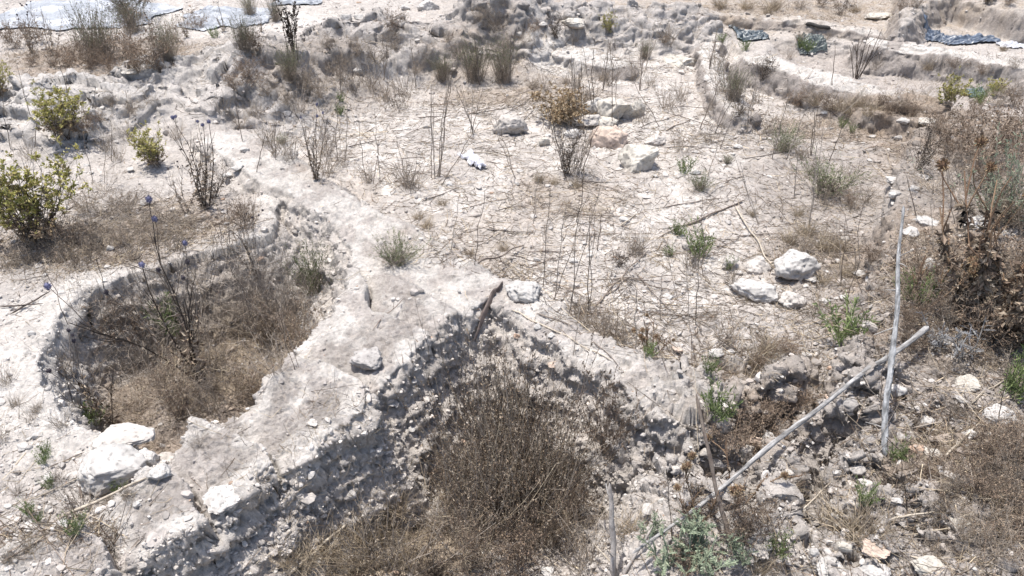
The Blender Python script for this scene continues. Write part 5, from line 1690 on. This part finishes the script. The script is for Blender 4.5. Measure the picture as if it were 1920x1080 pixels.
def stalks(lines, label_noun='tall thin dry stalk', r=.0021, dark=False):
    """each line: base x, base y, tip x, tip y, how many stalks share the root"""
    for i, (x0, y0, x1, y1, n) in enumerate(lines):
        a = hit(x0, y0)
        rg = np.random.default_rng(int(x0 + 13 * y0))
        tip = at_depth(x1, y1, a[1] + rg.uniform(-.05, .12))
        L = np.linalg.norm(tip - a)
        m = MB()
        cols = DARKST + GREYBR[1:2] if dark else GREYBR + DARKST[1:2] + GREYBR[1:2]
        for k in range(n):
            q = tip + (rg.normal(0, .05, 3) * [1, 1, .6] * L * 2 if k else 0)
            ln = line_pts(a + rg.normal(0, .008, 3) * (k > 0), q, 9, .045, int(rg.integers(1, 9000)))
            rr = r * rg.uniform(.75, 1.15) * max(1.0, rng_of(a) / 3.6)
            m.tubes(ln[None], rr, rr * .45, mix(rg, cols, 1), 4)
            nb = rg.integers(1, 5)
            b, t = on_lines(rg, ln[None], nb, .4, .95)
            T = grow(rg, b, unit(t + rg.normal(0, .35, (nb, 3))), L * rg.uniform(.06, .2, nb), 4, .1, .05)
            m.tubes(T, rr * .5, rr * .3, mix(rg, cols, nb))
        me = m.build('dry_stalk', M_STEM)
        me.transform(Matrix.Translation(Vector(-a)))
        o = link('dry_stalk', me)
        o.location = a
        tag(o, lab((x0 + x1) / 2, (y0 + y1) / 2, label_noun if n == 1 else 'bunch of thin dry stalks'), 'stalk', 'thin dry stalks standing about the dig')


stalks([(822, 332, 840, 128, 4), (815, 335, 812, 165, 3), (888, 252, 866, 160, 3), (885, 250, 905, 165, 2), (1149, 238, 1146, 70, 1), (1160, 232, 1148, 92, 1),
        (845, 478, 860, 372, 1), (890, 497, 908, 358, 1), (1018, 538, 1031, 352, 1), (1066, 592, 1130, 330, 1), (1070, 582, 1086, 372, 1), (1040, 562, 1062, 385, 2),
        (1192, 655, 1194, 540, 1), (632, 302, 630, 190, 1), (648, 302, 652, 195, 1), (1296, 655, 1286, 445, 1), (1618, 556, 1576, 380, 1), (1328, 330, 1368, 195, 1),
        (1520, 292, 1527, 195, 2), (1555, 302, 1582, 230, 1), (1312, 242, 1350, 150, 1), (1085, 240, 1075, 110, 3), (1110, 215, 1112, 90, 2), (1060, 335, 1020, 180, 3),
        (1085, 325, 1105, 215, 3), (955, 155, 960, 60, 3), (900, 160, 890, 70, 3), (1130, 170, 1140, 80, 2), (1200, 170, 1205, 80, 2), (600, 345, 628, 250, 2),
        (1238, 600, 1240, 520, 1), (1120, 470, 1128, 400, 1), (1135, 545, 1160, 470, 1), (1475, 300, 1510, 205, 1), (1350, 280, 1380, 200, 1), (760, 345, 742, 250, 1),
        (700, 345, 712, 255, 1), (1270, 560, 1250, 470, 1), (1000, 420, 1010, 330, 1), (1075, 665, 1090, 560, 1), (1155, 640, 1160, 560, 1), (1210, 130, 1240, 40, 2),
        (1330, 130, 1345, 50, 2), (1400, 250, 1420, 160, 2), (1560, 160, 1566, 80, 1), (720, 150, 730, 70, 3), (780, 165, 770, 80, 2), (640, 180, 635, 90, 2),
        (1720, 410, 1700, 330, 1), (1750, 470, 1745, 380, 1), (1790, 420, 1775, 320, 1), (1870, 800, 1890, 690, 1), (1650, 780, 1655, 690, 1), (1640, 650, 1610, 560, 1)])
stalks([(830, 800, 778, 560, 3), (850, 790, 812, 590, 3), (875, 790, 850, 600, 4), (905, 780, 880, 620, 3), (800, 800, 765, 640, 2), (940, 800, 950, 610, 3)], 'pale leaning stalk by the front earth wall corner', .0014)
stalks([(128, 610, 75, 480, 1), (590, 320, 548, 188, 1), (150, 260, 110, 110, 1), (455, 265, 440, 190, 1), (395, 560, 410, 440, 2), (330, 560, 345, 470, 1), (200, 560, 180, 480, 1),
        (1260, 1010, 1250, 880, 1), (1700, 960, 1690, 860, 1), (480, 470, 470, 360, 1), (20, 280, 0, 160, 1), (500, 680, 420, 430, 2), (560, 690, 520, 560, 2)], 'dark thin stalk', .0020, True)

rgs = np.random.default_rng(77)
more = []
for k in range(26):
    x0, y0 = rgs.uniform(620, 1640), rgs.uniform(180, 620)
    if y0 > 420 and x0 < 820 or y0 > 500 and x0 < 1040:
        continue
    ht = rgs.uniform(.18, .34) * (y0 + 120)
    more.append((x0, y0, x0 + rgs.normal(0, 30) + (x0 - 960) * .03, y0 - ht, int(rgs.integers(1, 3))))
stalks(more)
for k in range(34):
    x0, y0 = rgs.uniform(700, 1600), rgs.uniform(190, 600)
    if y0 > 400 and x0 < 900 or y0 > 500 and x0 < 1060:
        continue
    L_, a_ = rgs.uniform(40, 120) * (y0 + 200) / 600, rgs.normal(.0, .5)
    stick(x0, y0, x0 + L_ * math.cos(a_), y0 + .45 * L_ * math.sin(a_), rgs.uniform(.0024, .0036), BROWNW if k % 3 else DARKW, twigs=int(rgs.integers(0, 4)), wob=.05, sides=5, noun='fallen dry stem')
more = [(x0, y0, x0 + rgs.normal(-8, 14), y0 - rgs.uniform(50, 110), 1) for x0, y0 in zip(rgs.uniform(20, 520, 16), rgs.uniform(200, 470, 16))]
stalks(more, 'thin grey stalk', .0018)

# ------------------------------------------------------------------ rubbish: plastic, mesh, cloth
def sheet(name, px, py, wpx, hpx, hm, cols, label, cat, mat, seed, folds=6.0, res=90, lift=.012, ragged=.25, rot=0.0):
    """a crumpled film lying on the ground"""
    g = hit(px, py)
    r = rng_of(g)
    wm = wpx * r / FPX
    sa = (CAM_H - g[2]) / r
    dm = hpx * r / FPX / sa
    u, v = np.meshgrid(np.linspace(-1, 1, res), np.linspace(-1, 1, res))
    uu, vv = u.ravel(), v.ravel()
    ang = np.arctan2(vv, uu)
    k = 1 - ragged * (0.5 + 0.5 * perlin2(np.cos(ang) * 2 + seed, np.sin(ang) * 2, seed)) * np.maximum(np.abs(uu), np.abs(vv)) ** 2
    X = uu * k * wm / 2
    Y = vv * k * dm / 2
    X, Y = X * math.cos(rot) - Y * math.sin(rot), X * math.sin(rot) + Y * math.cos(rot)
    f = fbm2(uu * folds * .5 + seed, vv * folds * .5, 2, seed)
    rid = 1 - np.abs(fbm2(uu * folds * .4 + 9 + seed, vv * folds * .4, 2, seed + 5)) * 1.8
    edge = np.clip(1.15 - np.maximum(np.abs(uu), np.abs(vv)), 0, 1)
    Z = gz(X + g[0], Y + g[1]) - g[2] + lift + hm * np.clip(.45 * f + .6 * np.clip(rid, 0, 1), -.1, 1.4) * np.clip(edge * 2.5, 0.1, 1)
    X = X + .25 * hm * f
    I = np.arange(res * res).reshape(res, res)
    Q = np.stack([I[:-1, :-1], I[:-1, 1:], I[1:, 1:], I[1:, :-1]], -1).reshape(-1, 4)
    # thickness: a second skin 1 mm below
    V1 = np.stack([X, Y, Z], 1)
    m = MB()
    rg = np.random.default_rng(seed)
    c = np.asarray(cols[0])[None] + (np.asarray(cols[1]) - np.asarray(cols[0]))[None] * sstep(-.3, .5, fbm2(uu * 3, vv * 3, 3, seed))[:, None]
    m.add(V1, Q, None, c)
    m.add(V1 - [0, 0, .001], Q[:, ::-1], None, c)
    o = link(name, m.build(name, mat, True))
    o.location = g
    USED.add(label)
    tag(o, label, cat)
    return o


sheet('plastic_scrap', 888, 306, 34, 42, .05, ((.60, .60, .66), (.74, .74, .78)), 'crumpled white plastic scrap lying on the middle of the floor', 'plastic scrap', M_PLAST, 3, 5, 50, ragged=.8, rot=.5)
sheet('plastic_bag', 1748, 70, 42, 9, .05, ((.06, .075, .10), (.13, .155, .20)), 'small dark blue plastic bag at the foot of the high bank', 'plastic bag', M_PLAST, 7, 4)
sheet('plastic_bag', 1818, 78, 92, 10, .06, ((.08, .10, .135), (.17, .20, .25)), 'long crumpled blue plastic bag between the far earth walls', 'plastic bag', M_PLAST, 8, 5)
sheet('plastic_sheet', 1900, 88, 60, 8, .03, ((.55, .55, .57), (.68, .68, .70)), 'white plastic sheet right of the long blue bag', 'plastic sheet', M_PLAST, 9, 5)
sheet('mesh_sheet', 1404, 70, 66, 15, .05, ((.06, .075, .085), (.16, .18, .19)), 'black mesh sheet lying at the foot of the far low wall', 'mesh sheet', M_PLAST, 10, 6)
sheet('mesh_sheet', 1522, 76, 52, 10, .03, ((.05, .06, .06), (.12, .14, .13)), 'thin dark mesh strip right of the green sprigs by the far wall', 'mesh sheet', M_PLAST, 11, 6)
sheet('mesh_sheet', 1824, 178, 40, 8, .02, ((.06, .10, .11), (.13, .17, .17)), 'dark green mesh sheet behind the small yellow green shrub', 'mesh sheet', M_PLAST, 12, 6)
sheet('ground_sheet', 150, 24, 350, 50, .035, ((.29, .305, .33), (.42, .435, .46)), 'large pale ground sheet spread at the top left', 'ground sheet', M_CLOTH, 13, 9, 170, ragged=.5)
sheet('ground_sheet', 430, 34, 200, 34, .03, ((.29, .305, .33), (.42, .435, .46)), 'pale ground sheet between dry weeds left of the spoil heap', 'ground sheet', M_CLOTH, 14, 9, 130, ragged=.6)
sheet('ground_sheet', 560, 4, 100, 14, .04, ((.29, .305, .33), (.42, .435, .46)), 'pale sheet at the top edge left of the heap stones', 'ground sheet', M_CLOTH, 15, 6, 60, ragged=.4)

# dark torn strip hanging from the corner of the front earth wall
a = hit(942, 540)
pts_px = [(942, 536), (934, 548), (924, 552), (915, 575), (903, 600), (898, 620), (890, 645)]
PL = np.array([hit(*q) + [0, -.005, .018] for q in pts_px])
t = np.linspace(0, 1, 40)
PLs = np.stack([np.interp(t, np.linspace(0, 1, len(PL)), PL[:, i]) for i in range(3)], 1)
for _ in range(3):
    PLs[1:-1] = (PLs[:-2] + PLs[2:] + PLs[1:-1]) / 3
tg = unit(np.gradient(PLs, axis=0))
sd = unit(np.cross(tg, [0, -.3, 1.0]) + .6 * np.stack([np.sin(t * 9), np.cos(t * 7), np.sin(t * 11)], 1))
wv = .55 * (.010 + .016 * np.sin(np.pi * t) * (1 + .5 * perlin2(t * 12, t * 0, 3)))[:, None]
rows = [PLs + sd * wv * k + np.stack([np.zeros(40), np.zeros(40), .012 * np.cos(k * 2.2) * np.ones(40)], 1) for k in np.linspace(-1, 1, 7)]
V = np.stack(rows, 1).reshape(-1, 3)
I = np.arange(40 * 7).reshape(40, 7)
Q = np.stack([I[:-1, :-1], I[:-1, 1:], I[1:, 1:], I[1:, :-1]], -1).reshape(-1, 4)
m = MB()
cc = np.array([.13, .105, .095])[None] * (1 + .5 * perlin2(np.repeat(t, 7) * 10, np.tile(np.linspace(0, 3, 7), 40), 8))[:, None]
m.add(V, Q, None, cc)
m.add(V + [0, .002, -.002], Q[:, ::-1], None, cc)
o = link('cloth_strip', m.build('cloth_strip', M_CLOTH, True))
o.data.transform(Matrix.Translation(Vector(-a)))
o.location = a
tag(o, 'dark torn cloth strip hanging from the inner corner of the front earth wall', 'cloth')
# dark lath in the far wall
a = hit(1508, 55)
stick(1508, 54, 1556, 62, .02, ((.03, .028, .026), (.06, .055, .05)), 'dark board set into the foot of the far low wall', lift=(.03, .03), wob=.004, name='board', sides=8, taper=.9, knots=0)

# ------------------------------------------------------------------ gravel, litter and fine grass (uncountable)
flat_idx = np.arange(NRW * NCL).reshape(NRW, NCL)
vis = (GYY > .75) & (GYY < 12) & (np.abs(GXX) < .80 * dep[:, None])
area = np.gradient(ys)[:, None] * dep[:, None] * np.gradient(us)[None, :]
px_area = area / (dep[:, None] ** 2) * (0.5 + 0 * GXX)          # share of detail a viewer standing here would notice
GN = GNR.reshape(-1, 3)
patch = fbm2(GXX * 1.7, GYY * 1.7, 4, 401)
patch2 = fbm2(GXX * 4.5, GYY * 4.5, 3, 431)


def pick(n, dens, seed):
    rg = np.random.default_rng(seed)
    w_ = (dens * vis).ravel().astype(float)
    w_ = np.maximum(w_, 0)
    cs = np.cumsum(w_)
    i = np.searchsorted(cs, rg.uniform(0, cs[-1], n))
    return rg, i, GPF[i].astype(float), GN[i].astype(float)


near_w = 1 / np.maximum(dep[:, None], 1.2) ** .9
bare_top = MK['baulkk'] * (MK['sb'] > 0)
dens = near_w * (0.35 + .5 * np.clip(patch + .5, 0, 1.5)) * (1 - .75 * bare_top) * (1 - .7 * MK['rim'])
dens = dens * (1 + .35 * MK['rr'] + .3 * MK['right'] + .15 * steep)
rgv = [rock(900 + k, 1, 9, 1.0, .18) for k in range(8)]
n = 46000
rg, ii, pos, nr = pick(n, dens, 5)
m = MB()
siz = .0028 * np.exp(rg.normal(0, .66, n)) * (1 + .10 * pos[:, 1])
siz = np.clip(siz, .0018, .028)
kind = rg.integers(0, 8, n)
ang = rg.uniform(0, 6.28, n)
soil_c = SOF[ii]
tone = np.where(rg.random(n)[:, None] < .35, np.array([[.47, .44, .41]]), soil_c * rg.uniform(.65, 1.15, (n, 1)))
tone = np.where(rg.random(n)[:, None] < .012, np.array([[.40, .29, .22]]), tone) * rg.uniform(.8, 1.12, (n, 1))
for k in range(8):
    s_ = np.where(kind == k)[0]
    v, f = rgv[k]
    asp = np.stack([rg.uniform(.8, 1.5, len(s_)), rg.uniform(.6, 1.1, len(s_)), rg.uniform(.35, .85, len(s_))], 1)
    q = v[None] * asp[:, None] * siz[s_][:, None, None]
    ca_, sa_ = np.cos(ang[s_])[:, None], np.sin(ang[s_])[:, None]
    q = np.stack([q[..., 0] * ca_ - q[..., 1] * sa_, q[..., 0] * sa_ + q[..., 1] * ca_, q[..., 2]], -1)
    q = q + (pos[s_] + nr[s_] * siz[s_][:, None] * .22)[:, None]
    F = f[None] + (np.arange(len(s_)) * len(v))[:, None, None]
    m.add(q.reshape(-1, 3), None, F.reshape(-1, 3), np.repeat(np.clip(tone[s_], .03, .75), len(v), 0))
nw = 13000
rg, ii, pos, nr = pick(nw, near_w * steep * (steep > .15) * (GYY < 5) * (.3 + np.clip(patch2 + .5, 0, 1.5)) + near_w * .15 * MK['rr'], 55)
siz = np.clip(.0034 * np.exp(rg.normal(0, .55, nw)), .0016, .013)
tone = SOF[ii] * rg.uniform(.8, 1.08, (nw, 1))
kind = rg.integers(0, 8, nw)
for k in range(8):
    s_ = np.where(kind == k)[0]
    v, f = rgv[k]
    q = v[None] * np.stack([rg.uniform(.8, 1.4, len(s_)), rg.uniform(.7, 1.1, len(s_)), rg.uniform(.5, .95, len(s_))], 1)[:, None] * siz[s_][:, None, None]
    an = rg.uniform(0, 6.28, len(s_))
    ca_, sa_ = np.cos(an)[:, None], np.sin(an)[:, None]
    q = np.stack([q[..., 0] * ca_ - q[..., 2] * sa_, q[..., 1], q[..., 0] * sa_ + q[..., 2] * ca_], -1)
    q = q + (pos[s_] + nr[s_] * siz[s_][:, None] * .35)[:, None]
    F = f[None] + (np.arange(len(s_)) * len(v))[:, None, None]
    m.add(q.reshape(-1, 3), None, F.reshape(-1, 3), np.repeat(np.clip(tone[s_], .03, .7), len(v), 0))
o = link('gravel', m.build('gravel', M_GRAVEL, False))
tag(o, 'fine pale gravel and earth crumbs strewn over the whole dig', 'gravel', kind='stuff')

litter_d = near_w * (MK['kf'] * (.75 + 1.5 * np.clip(patch2 + .25, 0, 1)) + .5 * MK['right'] + .35 * MK['rr'] + .12 + .5 * MK['kn'] * (1 - steep) + .4 * MK['kl'] * (1 - steep)
                     + .5 * MK['heap']) * (1 - .85 * bare_top) * (1 - .85 * MK['rim']) * (1 - .8 * steep)
for (px, py, rx, ry, k) in [(1000, 165, 190, 26, 4), (900, 470, 120, 35, 2.5), (1300, 215, 120, 28, 2.5), (200, 420, 190, 70, 3.5), (300, 440, 160, 50, 2.5), (60, 1010, 130, 40, 2),
                            (1060, 330, 120, 40, 2), (1830, 900, 160, 130, 2.5), (1800, 600, 170, 130, 2.5), (820, 260, 160, 60, 1.2), (1130, 560, 130, 60, 1.5), (600, 200, 120, 40, 1.5)]:
    litter_d = litter_d + near_w * k * .6 * zone(GXX, GYY, px, py, rx, ry)
n = 36000
rg, ii, pos, nr = pick(n, litter_d, 6)
m = MB()
a_ = rg.uniform(0, 6.28, n)
d = np.stack([np.cos(a_), np.sin(a_), rg.normal(.03, .12, n)], 1)
d = unit(d - nr * (np.sum(d * nr, 1) - np.abs(rg.normal(.05, .07, n)))[:, None])
ln = np.clip(.058 * np.exp(rg.normal(0, .72, n)), .015, .40)
PL = grow(rg, pos + nr * .003 - d * (ln * .5)[:, None], d, ln, 4, .10)
g = gz(PL[..., 0], PL[..., 1]) + .002
PL[..., 2] = np.where(np.abs(PL[..., 2] - g) < .05, np.maximum(PL[..., 2], g), PL[..., 2])
m.tubes(PL, .0012 * rg.uniform(.6, 1.6, n) * (1 + .10 * np.maximum(0, pos[:, 1] - 2)), .0007, mix(rg, GREYBR + STRAW_C + DARKST[1:2] * 2 + BROWN_L[1:2] * 2, n, .3))
o = link('straw_litter', m.build('straw_litter', M_STRAW))
tag(o, 'fallen straw and broken dry twigs littering the ground', 'litter', kind='stuff')

gd = np.zeros_like(GXX) + .03 * MK['kf'] * np.clip(patch2, 0, 1) + .03 * MK['right']
for (px, py, rx, ry, k) in [(640, 1010, 220, 100, 3), (440, 690, 150, 90, 1.6), (300, 760, 170, 90, .9), (900, 980, 230, 120, .5), (180, 110, 200, 45, 3), (1600, 200, 160, 30, 3), (1450, 16, 170, 20, 2.5),
                            (250, 440, 220, 50, 2), (80, 490, 110, 30, 1.5), (940, 130, 160, 40, 1.4), (1020, 160, 150, 20, 1.5), (1060, 340, 120, 35, 1.2), (1530, 430, 90, 40, 1.6), (1440, 670, 110, 40, 1.4),
                            (1430, 790, 110, 60, 1.5), (1840, 280, 120, 70, 2), (1820, 560, 150, 110, 1.6), (1850, 920, 130, 90, 1.4), (690, 150, 140, 40, 1.2), (1380, 160, 40, 60, 2),
                            (1780, 130, 120, 20, 1.2), (600, 170, 80, 40, 1.5), (1600, 1000, 100, 50, .5), (450, 160, 60, 30, 1.5), (1700, 15, 60, 20, 2)]:
    z_ = -.45 if (px, py) in ((640, 1010), (440, 690), (300, 760), (900, 980)) else 0
    gd = gd + k * zone(GXX, GYY, px, py, rx, ry, z_)
gd = gd * near_w * (1 - .9 * bare_top) * (1 - .8 * steep) * (.35 + np.clip(patch2 + .4, 0, 1.3)) * (1 - .9 * MK['rim'] * (1 - MK['kl']))
n = 26000
rg, ii, pos, nr = pick(n, gd, 7)
m = MB()
D = unit(radial(rg, n, 1.3, 1.0) * [1, 1, .8])
PL = grow(rg, pos - [0, 0, .003], D, np.clip(.045 * np.exp(rg.normal(0, .5, n)), .015, .16), 4, .18, 0, .25)
m.tubes(PL, .0009 * rg.uniform(.6, 1.4, n) * (1 + .08 * pos[:, 1]), .0004, mix(rg, STRAW_C * 2 + GREYBR[:2] + BROWN_L[:1], n, .28))
o = link('dry_grass', m.build('dry_grass', M_STRAW))
tag(o, 'short dry grass covering the brown patches of ground', 'grass', kind='stuff')

# ------------------------------------------------------------------ light
SUN_DIR = np.array([-0.30, 0.17, 1.45])     # towards the sun
SUN_DIR /= np.linalg.norm(SUN_DIR)
sd_ = bpy.data.lights.new('sun', 'SUN')
sd_.energy = 4.2
sd_.angle = R(0.5)
sd_.color = (1.0, 0.965, 0.91)
so = bpy.data.objects.new('sun', sd_)
COL.objects.link(so)
so.rotation_euler = Vector(SUN_DIR).to_track_quat('Z', 'Y').to_euler()
so.location = (-5, 3, 12)
wd = bpy.data.worlds.new('World')
SC.world = wd
wd.use_nodes = True
nt = wd.node_tree
bg = nt.nodes['Background']
sky = nt.nodes.new('ShaderNodeTexSky')
sky.sky_type = 'NISHITA'
sky.sun_disc = False
sky.dust_density = 2.5
sky.ozone_density = 0.6
sky.sun_elevation = math.asin(SUN_DIR[2])
sky.sun_rotation = math.atan2(SUN_DIR[0], SUN_DIR[1])
nt.links.new(sky.outputs[0], bg.inputs[0])
bg.inputs[1].default_value = 0.15
SC.view_settings.view_transform = 'Standard'
SC.view_settings.look = 'None'
SC.view_settings.gamma = 1
SC.view_settings.exposure = 0.48
